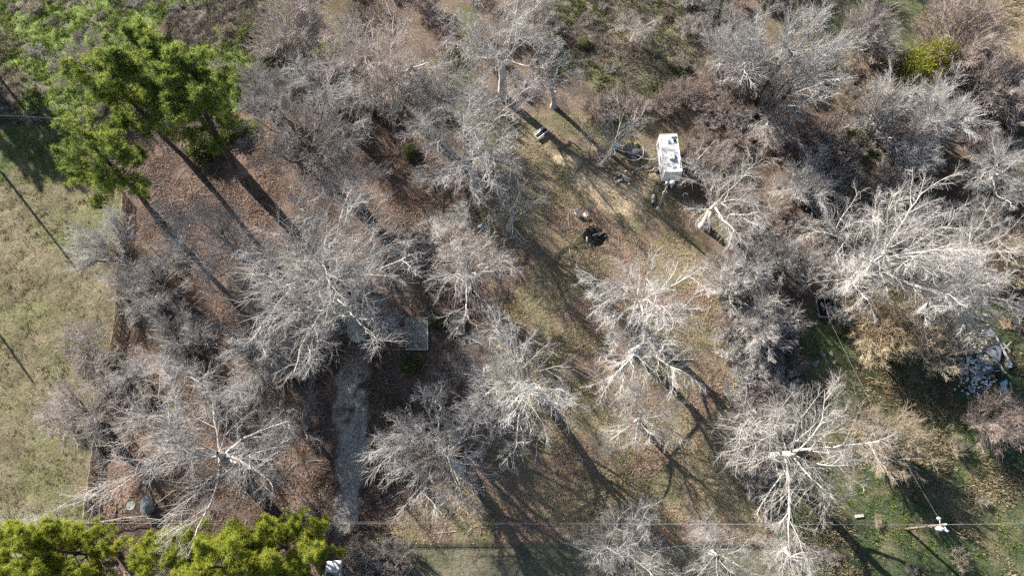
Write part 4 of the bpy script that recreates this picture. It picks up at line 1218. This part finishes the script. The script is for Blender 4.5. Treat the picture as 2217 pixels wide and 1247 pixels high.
# ------------------------------------------------------------------ fences
def fence(line_px, h, label, seed, dens=55, step=2.4, rail=True, wob=.12):
    pts = [at(*q) for q in line_px]
    o = empty('wire_fence', pts[0]); tag(o, label, 'fence', 'wire fences')
    rr = random.Random(seed)
    base = pts[0]
    # resample
    path = [pts[0]]
    for a, b in zip(pts[:-1], pts[1:]):
        n = max(1, round((b - a).length / step))
        path += [a + (b - a) * (k / n) for k in range(1, n + 1)]
    loc = []
    for q in path:
        q = Vector((q.x + rr.uniform(-.06, .06), q.y + rr.uniform(-.06, .06), gz(q.x, q.y))); loc.append(q - base)
    for q in loc:
        m = MB(); m.tube([q + Vector((0, 0, -.2)), q + Vector((rr.uniform(-.08, .08), rr.uniform(-.08, .08), h + .12))], .05, 6); m.build('post', M['wood_grey'], o)
    m = MB()
    for zz in (.25, .55, .85, 1.0):
        m.tube([q + Vector((0, 0, h * zz)) for q in loc], .012, 4)
    m.build('wire', M['wire_fence'], o)
    if rail:
        m = MB(); rp_ = []
        for a, b in zip(loc[:-1], loc[1:]):
            for k in (0, .5): rp_.append(a + (b - a) * k + Vector((rr.uniform(-.04, .04), rr.uniform(-.04, .04), h - (wob if k else 0) + rr.uniform(-.05, .05))))
        rp_.append(loc[-1] + Vector((0, 0, h)))
        m.tube(rp_, .045, 6); m.build('top_rail', M['bark_tan'], o)
    # dead vines grown through the wire, one tangle to each bay
    rg_ = np.random.default_rng(seed)
    for a, b in zip(loc[:-1], loc[1:]):
        n = int(dens * (b - a).length)
        t = rg_.uniform(0, 1, n)
        s0 = np.array(a)[None] * (1 - t[:, None]) + np.array(b)[None] * t[:, None] + np.stack([rg_.normal(0, .07, n), rg_.normal(0, .07, n), rg_.uniform(-.1, h * .75, n)], 1)
        dr = np.array((b - a).normalized())
        d = unit(dr[None] * rg_.normal(0, .7, n)[:, None] + np.stack([rg_.normal(0, .15, n), rg_.normal(0, .15, n), rg_.uniform(.1, 1, n)], 1))
        P = run_paths(rg_, s0, d, rg_.uniform(.25, .6, n), 3, .25, -.05)
        P[:, :, 2] = np.minimum(P[:, :, 2], h + .06)
        v, f = tubes([(P, np.tile(np.array([.02, .017, .01]), (n, 1)), 3)])
        obj('vine_tangle', np_mesh('vine_tangle', v, [f], M['vine']), o)
fence([(274, 425), (268, 560), (258, 700), (240, 800), (212, 965)], 1.15, 'vine-covered wire fence between the tan field and the leafy yard', 31, 75)
fence([(212, 965), (203, 1040), (190, 1134)], 1.15, 'vine-covered wire fence closing the pen on its field side', 32, 80)
fence([(212, 968), (250, 966), (292, 960)], 1.0, 'short sagging fence closing the top of the pen', 33, 60, 2.0)
fence([(192, 1134), (235, 1130), (270, 1122), (334, 1116)], .8, 'sagging rail fence closing the bottom of the pen', 34, 22, 2.0)
fence([(-120, 258), (0, 260), (90, 264), (182, 270)], 1.1, 'vine-covered fence between the weedy field and the shaded grass', 35, 70)
fence([(270, 540), (330, 541), (420, 540)], .9, 'thin wire fence running from the field fence into the saplings', 36, 6, 2.2, False)
fence([(182, 270), (330, 272), (450, 271), (560, 271)], .7, 'low wire fence along the edge of the leaf litter behind the pines', 37, 14, 2.4, False)
lump('tarp_heap', 325, 1096, (.65, 1.0, .8), M['tarp_slate'], 'grey tarp thrown over a tall heap at the pen corner', 'tarp', 51, rough=.16, flat=.75)
lump('white_sack', 320, 1000, (.5, .4, .2), M['concrete_pale'], 'crumpled pale sack inside the pen, under the huge tree', 'sack', 52, rough=.3)
lump('white_bundle', 318, 1045, (.25, .38, .25), M['concrete_pale'], 'smaller pale bundle inside the pen, above the tarp heap', 'bundle', 53, rough=.3)
p = at(284, 1094)
m = MB(); m.tube([(0, 0, -.05), (0, 0, .06)], .5, 14); o = m.build('round_slab', M['concrete']); o.location = p; tag(o, 'round pale slab set in the pen ground', 'slab')
m = MB(); m.tube([at(252, 1085, .06), at(253, 1105, .1), at(248, 1135, .06)], [.05, .07, .05]); o = m.build('fallen_pole', M['bark_dark'], None, True); tag(o, 'dark fallen pole crossing the bare pen ground', 'pole')
p = at(235, 1211)
m = MB(); m.box((0, 0, .25), (1.6, .35, .3), .0, bev=.04); o = m.build('timber_beam', M['wood_grey']); o.location = p; tag(o, 'dark squared timber between the two pine groups', 'timber')

# ------------------------------------------------------------------ utility pole and wires
up = at(1963, 1145)
uo = empty('utility_pole', up); tag(uo, 'wooden utility pole with white transformer beside the great white tree', 'utility pole')
m = MB(); m.tube([(0, 0, -.3), (0, 0, 3.5), (0, 0, 7.4)], [.17, .15, .12], 9); m.build('pole', M['wood_pole'], uo, True)
m = MB(); m.tube([(.05, -.32, 5.7), (.05, -.32, 6.6)], .25, 12); tf = m.build('transformer', M['white_paint'], uo, True)
m = MB(); m.tube([(.05, -.32, 6.6), (.05, -.32, 6.85)], .05, 6); m.tube([(.2, -.42, 6.55), (.25, -.5, 6.8)], .07, 6); m.build('bushing', M['white_plastic'], tf)
m = MB(); m.tube([(0, 0, 6.4), (.05, .55, 6.55)], .045, 6); m.build('lamp_arm', M['white_paint'], uo)
m = MB(); m.tube([(.05, .62, 6.35), (.05, .62, 6.6)], [.22, .12], 10); m.build('lamp_head', M['white_plastic'], uo, True)
m = MB(); m.tube([(0, 0, 7.1), (.1, -.5, 7.15)], .04, 6); m.build('cutout_arm', M['white_paint'], uo)
m = MB(); m.tube([(.1, -.55, 7.0), (.14, -.62, 7.35)], [.09, .11], 8); m.build('insulator', M['white_plastic'], uo, True)
m = MB(); m.tube([(0, 0, 7.4), (0, 0, 7.62)], [.10, .06], 8); m.build('pole_cap', M['white_plastic'], uo, True)
m = MB(); m.box((0, .02, 5.0), (.36, .36, .07)); m.build('strap', M['galvanised'], uo)
def wire(pts, sag, label, r=.016, n=16):
    P = []
    for a, b in zip(pts[:-1], pts[1:]):
        for k in range(n):
            t = k / n; q = a + (b - a) * t; P.append(q - Vector((0, 0, sag * 4 * t * (1 - t))))
    P.append(pts[-1])
    m = MB(); m.tube(P, r, 4); o = m.build('power_line', M['wire'], None, True); tag(o, label, 'wire', 'overhead wires')
topw = up + Vector((0, 0, 7.55)); nw = up + Vector((0, 0, 6.7))
lw = G(300, 1132, 7.2); lw2 = G(320, 1126, 6.4)
farl = lambda a, b, k: a + (b - a) * k
wire([farl(topw, lw, 1.35), topw, topw + Vector((55, .6, 0))], .25, 'upper overhead wire crossing the whole bottom of the scene', .010, 24)
wire([farl(nw, lw2, 1.35), nw, nw + Vector((55, 1.6, 0))], .35, 'lower thinner overhead wire just above the upper one', .008, 24)
wire([up + Vector((.05, .5, 6.5)), G(1885, 870, 5.0), G(1795, 690, 3.6), at(1762, 640, 2.6)], .1, 'service wire running from the utility pole up to the ruined foundation', .010)
wire([up + Vector((0, 0, 5.6)), at(1985, 1175, 0)], .0, 'guy wire from the utility pole to the ground', .012)
for (px, py, lab) in ((165, 582, 'utility pole outside the field edge casting the long upper shadow line'), (72, 828, 'utility pole outside the field edge casting the long lower shadow line')):
    q = G(px, py); k = 9.0 / math.tan(SUN_EL)
    hd = Vector((SUN_DIR.x, SUN_DIR.y, 0)).normalized()
    b = q - hd * k
    o = empty('utility_pole', (b.x, b.y, gz(b.x, b.y))); tag(o, lab, 'utility pole')
    m = MB(); m.tube([(0, 0, -.3), (0, 0, 9)], [.17, .12], 8); m.build('pole', M['wood_pole'], o, True)

# ------------------------------------------------------------------ white car nosing in at the bottom edge
def build_car():
    fp0 = G(724, 1213, .85)
    t = empty('parked_car', (fp0.x, fp0.y, gz(fp0.x, fp0.y)), .02)
    tag(t, 'white car parked under the pine, only bonnet and windscreen in view', 'car')
    W = .89
    # local -y runs towards the rear
    def sec(y, w, zl, zh, rnd):
        return [(-w, y, zl), (w, y, zl), (w * 1.0, y, zh - rnd), (w * .9, y, zh - rnd * .25), (w * .5, y, zh), (-w * .5, y, zh), (-w * .9, y, zh - rnd * .25), (-w, y, zh - rnd)]
    m = MB()
    st = [(0.02, .62, .38, .62, .10), (-.08, .76, .28, .78, .12), (-.3, .85, .24, .88, .12), (-.8, W, .22, .94, .11), (-1.25, W, .22, .99, .10), (-2.2, W, .22, 1.0, .08), (-3.6, W, .22, 1.0, .08), (-4.3, .86, .26, .98, .12), (-4.6, .76, .35, .85, .12)]
    m.grid_loft([sec(*q) for q in st]); m.build('body', M['car_white'], t, True)
    m = MB()
    cb = [(-1.2, .72, .98, 1.0), (-1.75, .68, .98, 1.38), (-2.1, .64, .98, 1.50), (-3.0, .64, .98, 1.50), (-3.5, .66, .98, 1.38), (-4.0, .70, .98, 1.0)]
    m.grid_loft([[(-w - .08, y, zl), (w + .08, y, zl), (w, y, zh), (-w, y, zh)] for y, w, zl, zh in cb]); m.build('side_glass', M['glass'], t)
    m = MB(); m.grid_loft([[(-.63, y, z), (.63, y, z), (.61, y, z + .035), (-.61, y, z + .035)] for y, z in ((-1.95, 1.47), (-2.15, 1.512), (-3.0, 1.512), (-3.35, 1.44))]); m.build('roof', M['car_white'], t, True)
    m = MB(); m.add([(-.70, -1.19, 1.012), (.70, -1.19, 1.012), (.63, -1.93, 1.472), (-.63, -1.93, 1.472)], [(0, 1, 2, 3)]); ws = m.build('windscreen', M['glass'], t)
    m = MB(); m.tube([(-.45, -1.22, 1.05), (.1, -1.45, 1.2)], .012, 4); m.tube([(.1, -1.22, 1.05), (.55, -1.4, 1.18)], .012, 4); m.build('wiper', M['black'], ws)
    m = MB(); m.box((0, -1.2, 1.0), (1.5, .08, .03)); m.build('cowl', M['black'], t)
    m = MB()
    for sx in (-1, 1): m.tube([(sx * .76, -1.2, 1.0), (sx * .69, -1.95, 1.5)], .035, 5)
    m.build('pillar', M['car_white'], t)
    for sx in (-1, 1):
        m = MB(); m.box((sx * .66, -.10, .70), (.3, .14, .14), sx * -.3, bev=.04); m.build('headlight', M['lamp_glass'], t)
        m = MB(); m.box((sx * 1.02, -1.45, 1.05), (.2, .1, .14), bev=.03); m.build('mirror', M['car_white'], t)
        for y in (-.85, -3.6):
            m = MB(); m.torus((sx * .80, y, .32), .22, .10, axis='X'); wh = m.build('wheel', M['black'], t, True)
            m = MB(); m.tube([(sx * .76, y, .32), (sx * .87, y, .32)], .18, 10); m.build('rim', M['steel'], wh)
    m = MB(); m.box((0, .03, .55), (.8, .06, .14)); m.build('grille', M['black'], t)
    m = MB()
    for sx in (-1, 1): m.tube([(sx * .62, -.2, .905), (sx * .66, -.8, .965), (sx * .68, -1.15, 1.0)], .012, 4)
    m.build('bonnet_seam', M['galvanised'], t)
build_car()

# ------------------------------------------------------------------ junk heap and ruined foundation
rj = random.Random(77)
def board(name, px, py, px2, py2, w, h, mat, label, group, dz=.1, cat='plank'):
    a, b = at(px, py), at(px2, py2)
    c = (a + b) / 2
    m = MB(); m.box((0, 0, 0), ((b - a).length, w, h), 0, rj.uniform(-.15, .15), rj.uniform(-.04, .04))
    o = m.build(name, M[mat]); o.location = (c.x, c.y, c.z + dz); o.rotation_euler = (0, 0, math.atan2(b.y - a.y, b.x - a.x)); tag(o, label, cat, group)
def sheet(name, pts, mat, label, cat, seed, dz=.12, amp=.12):
    P = [at(*q, dz) for q in pts]
    rr = random.Random(seed)
    c = sum(P, Vector()) / len(P)
    n = len(P); K = 5
    m = MB(); rings = []
    for k in range(K, 0, -1):
        for top in (0,):
            rings.append([((q.x - c.x) * k / K, (q.y - c.y) * k / K, rr.uniform(-.2, 1) * amp * (1.4 - k / K)) for q in P])
    vs = [v for r in rings for v in r] + [(0, 0, amp)]
    fs = []
    for i in range(K - 1):
        for j in range(n):
            j2 = (j + 1) % n; fs.append((i * n + j, i * n + j2, i * n + n + j2, i * n + n + j))
    for j in range(n): fs.append(((K - 1) * n + j, (K - 1) * n + (j + 1) % n, K * n))
    low = [(v[0], v[1], v[2] - .03) for v in vs]; o_ = len(vs)
    fs += [tuple(o_ + i for i in reversed(f)) for f in fs] + [(j, o_ + j, o_ + (j + 1) % n, (j + 1) % n) for j in range(n)]
    m.add(vs + low, fs)
    o = m.build(name, M[mat], None, True); o.location = c; tag(o, label, cat)
sheet('tarp', [(2122, 755), (2135, 748), (2150, 745), (2165, 755), (2163, 772), (2160, 786), (2148, 780), (2135, 770)], 'tarp_slate', 'slate grey tarp draped over the middle of the junk heap', 'tarp', 1, .35, .3)
sheet('carpet', [(2122, 785), (2138, 778), (2150, 785), (2150, 803), (2136, 810), (2122, 805)], 'tarp_slate', 'grey carpet lying below the slate tarp of the junk heap', 'carpet', 2, .2, .2)
sheet('siding_sheet', [(2130, 722), (2140, 712), (2152, 722), (2150, 732), (2140, 730)], 'tarp_grey', 'pale grey sheet at the top of the junk heap', 'sheet', 3, .2, .1)
sheet('mattress', [(2162, 830), (2172, 825), (2180, 850), (2170, 854)], 'white_plastic', 'dirty white mattress strip at the bottom of the junk heap', 'mattress', 4, .25, .12)
sheet('blue_cloth', [(2160, 830), (2174, 824), (2176, 834), (2166, 838)], 'sky_blue', 'pale blue cloth on the end of the dirty mattress', 'cloth', 5, .5, .1)
board('steel_beam', 2148, 722, 2186, 792, .2, .18, 'tarp_grey', 'long grey beam running the length of the junk heap', 'junk heap timbers', .3, 'beam')
board('plank', 2143, 780, 2163, 795, .3, .08, 'wood_grey', 'wide grey plank below the slate tarp', 'junk heap timbers', .5)
board('plank', 2176, 795, 2188, 790, .55, .08, 'tarp_grey', 'short wide pale board at the far side of the heap', 'junk heap timbers', .2)
board('plank', 2166, 745, 2182, 765, .16, .08, 'wood_grey', 'thin grey plank crossing the long beam', 'junk heap timbers', .45)
board('plank', 2168, 758, 2184, 742, .14, .08, 'wood_grey', 'thin tilted plank crossing near the beam top', 'junk heap timbers', .4)
board('plank', 2060, 805, 2095, 822, .10, .08, 'wood_grey', 'thin pole lying loose on the grass west of the heap', 'junk heap timbers', .1)
board('plank', 2100, 840, 2128, 850, .12, .08, 'wood_grey', 'weathered plank at the bottom of the heap', 'junk heap timbers', .15)
board('plank', 2119, 735, 2128, 746, .12, .06, 'wood_grey', 'short plank at the upper grass edge of the heap', 'junk heap timbers', .1)
board('plank', 2181, 690, 2186, 715, .22, .12, 'wood_tan', 'tan plank standing off above the heap', 'junk heap timbers', .2)
board('plank', 2120, 812, 2160, 803, .12, .08, 'wood_grey', 'thin plank between the carpet and the black frame', 'junk heap timbers', .25)
board('plank', 2184, 828, 2190, 852, .25, .08, 'wood_tan', 'pale tan board beside the dirty mattress', 'junk heap timbers', .2)
board('plank', 2096, 838, 2104, 850, .35, .06, 'tarp_grey', 'pale blue-grey board at the lower end of the heap', 'junk heap timbers', .12)
pl = empty('pallet', at(2174, 703, .05), .2); tag(pl, 'brown wooden pallet above the junk heap', 'pallet')
for k in range(5):
    m = MB(); m.box((-.45 + .22 * k, 0, .14), (.13, 1.1, .03)); m.build('slat', M['wood_tan'], pl)
for k in range(3):
    m = MB(); m.box((0, -.48 + .48 * k, .07), (1.05, .08, .1)); m.build('bearer', M['wood_grey'], pl)
fr_ = empty('black_cabinet', at(2158, 808), .5); tag(fr_, 'open black cabinet lying in the junk heap, pale side panel', 'cabinet')
m = MB(); m.box((0, 0, .1), (1.3, 1.0, .12)); m.box((0, -.5, .3), (1.3, .06, .4)); m.box((-.64, 0, .3), (.06, 1.0, .4)); m.build('shell', M['black'], fr_)
m = MB(); m.box((.66, .05, .32), (.07, 1.1, .44)); m.build('side_panel', M['concrete_pale'], fr_)
lump('white_chair_frame', 2137, 795, (.3, .55, .2), M['white_plastic'], 'bright white twisted scrap in the middle of the heap', 'scrap', 61, rough=.4)
lump('white_bag', 2128, 800, (.3, .22, .18), M['white_plastic'], 'bright white bag beside the twisted scrap', 'bag', 62)
lump('white_bag', 2106, 805, (.3, .4, .22), M['white_plastic'], 'white bag on the grass side of the heap', 'bag', 63)
lump('grey_bag', 2114, 806, (.4, .4, .25), M['tarp_slate'], 'slate bag next to the grassy side white bag', 'bag', 64)
lump('white_bag', 2116, 821, (.25, .22, .18), M['white_plastic'], 'white bag at the lower middle of the heap', 'bag', 65)
lump('tan_box', 2148, 814, (.35, .3, .25), M['wood_tan'], 'tan carton left of the black cabinet', 'carton', 66, rough=.1)
lump('pale_block', 2134, 684, (.5, .25, .15), M['concrete_pale'], 'pale loose block on grass above the junk heap', 'block', 67, rough=.1)
m = MB()
for i in range(330):
    u, v = rj.gauss(0, 1), rj.gauss(0, 1)
    q = at(2118 + u * 22, 795 + v * 30, .1)
    s_ = rj.uniform(.06, .22)
    m.box(q, (s_ * 1.6, s_, .04), rj.uniform(0, 3), rj.uniform(-.4, .4), rj.uniform(-.4, .4))
tag(m.build('litter_scraps', M['white_plastic']), 'small white scraps scattered over the grass by the junk heap', 'litter', None, 'stuff')

c0 = at(1786, 668)
fd = empty('ruined_foundation', c0, .02); tag(fd, 'rectangular timber foundation frame of the ruin in the brush', 'foundation')
for (x, y, lx, ly) in ((0, 1.25, 2.3, .14), (0, -1.25, 2.3, .14), (1.15, 0, .16, 2.5), (-1.15, 0, .14, 2.3)):
    m = MB(); m.box((x, y, .3), (lx, ly, .6)); m.build('beam', M['wood_grey'], fd)
m = MB(); m.box((0, 0, .08), (2.1, 2.3, .1)); m.build('floor', M['charcoal'], fd)
board('plank', 1774, 645, 1790, 644, .34, .1, 'tarp_grey', 'pale step board at the top of the ruined foundation', 'ruin scraps', .5)
wc_ = empty('wooden_crate', at(1770, 630), .1); tag(wc_, 'ochre wooden frame chair lying above the ruined foundation', 'chair')
for k in range(4):
    m = MB(); m.box((-.4 + .27 * k, 0, .3), (.07, .9, .07)); m.build('slat', M['wood_ochre'], wc_)
for sy in (-.45, 0, .45):
    m = MB(); m.box((0, sy, .37), (1.0, .09, .07)); m.build('rail', M['wood_ochre'], wc_)
m = MB(); m.box((.1, -.1, .45), (.35, .2, .1)); m.build('cushion', M['wood_tan'], wc_)
board('timber_pole', 1725, 637, 1752, 603, .14, .14, 'wood_grey', 'long bare pole leaning through the ruin brush', 'ruin scraps', 1.0, 'pole')
board('timber_pole', 1760, 622, 1800, 632, .12, .12, 'wood_grey', 'dark roof pole crossing above the foundation frame', 'ruin scraps', .8, 'pole')
lump('white_drum', 1812, 650, (.4, .22, .2), M['white_plastic'], 'white bottle-like drum lying right beside the ruined foundation', 'drum', 71, rough=.08)
lump('white_sack', 1823, 661, (.32, .45, .25), M['white_plastic'], 'white torn sack below the white drum at the ruin', 'sack', 72, rough=.35)
lump('white_drum', 1806, 646, (.12, .3, .15), M['white_plastic'], 'small slim white piece between the frame and the white drum', 'drum', 73, rough=.1)
lump('white_sack', 1779, 660, (.3, .2, .18), M['white_plastic'], 'white scrap inside the ruined foundation frame', 'scrap', 74, rough=.3)
lump('grey_barrel', 1739, 570, (.3, .45, .3), M['tarp_grey'], 'grey drum in the brush uphill of the ruin', 'drum', 75, rough=.12)
lump('blue_scrap', 1721, 604, (.25, .4, .2), M['tarp_grey'], 'bluish scrap in the brush beside the bare pole', 'scrap', 76, rough=.3)
lump('grey_sack', 1782, 766, (.3, .45, .08), M['tarp_slate'], 'long grey bag on the grass below the ruin', 'bag', 77)
lump('grey_sack', 1801, 766, (.32, .2, .09), M['tarp_slate'], 'bluish grey bag beside the service wire', 'bag', 78)
lump('cream_sack', 1809, 783, (.3, .24, .1), M['concrete'], 'cream bag under the service wire', 'bag', 79)
lump('grey_sack', 1767, 788, (.3, .5, .07), M['tarp_slate'], 'pale stained sheet heap at the foot of the brush', 'bag', 80)
board('plank', 1850, 1118, 1868, 1115, .3, .12, 'concrete_pale', 'pale board on the grass left of the utility pole', 'roadside scraps', .12)

# fallen sticks on the floor of the yard and the lot
def sticks(name, zone, n, label, seed):
    rng = np.random.default_rng(seed)
    p = zone_points(rng, zone, n)
    a = rng.uniform(0, 6.28, n)
    base = np.stack([p[:, 0], p[:, 1], ground_height(p[:, 0], p[:, 1]) + rng.uniform(.06, .16, n)], 1)
    P = run_paths(rng, base, np.stack([np.cos(a), np.sin(a), np.zeros(n)], 1), rng.uniform(.4, 2.2, n) ** 1.3, 4, .12, 0)
    P[:, :, 2] = base[:, None, 2] + rng.normal(0, .02, (n, 4))
    v, f = tubes([(P, np.outer(rng.uniform(.012, .04, n), np.linspace(1, .4, 4)), 3)])
    tag(obj(name, np_mesh(name, v, [f], M['bark_grey'])), label, 'sticks', None, 'stuff')
sticks('fallen_sticks', 'litter', 900, 'fallen sticks lying in the leaf litter of the yard', 301)
sticks('loose_sticks', 'lot', 260, 'loose sticks lying on the open lot', 302)

# leaves blown onto the two slabs
rng = np.random.default_rng(404)
for nm, (x0, y0, x1, y1), zz, n, lab in (('slab_leaves', (878, 690, 924, 755), .19, 170, 'dead leaves blown onto the large concrete slab'), ('well_leaves', (978, 694, 1003, 724), .66, 40, 'dead leaves on the small well cover')):
    a_, b_ = at(x0, y1), at(x1, y0)
    P = np.stack([rng.uniform(a_.x, b_.x, n), rng.uniform(a_.y, b_.y, n), np.full(n, (a_.z + b_.z) / 2 + zz)], 1)
    t_ = rng.uniform(0, 6.28, n)
    u = np.stack([np.cos(t_), np.sin(t_), rng.normal(0, .2, n)], 1) * .07; v = np.stack([-np.sin(t_), np.cos(t_), rng.normal(0, .2, n)], 1) * .045
    tag(obj(nm, np_mesh(nm, np.stack([P - u, P + v, P + u, P - v], 1).reshape(-1, 3), [np.arange(4 * n).reshape(-1, 4)], M['dead_leaf'])), lab, 'leaves', None, 'stuff')
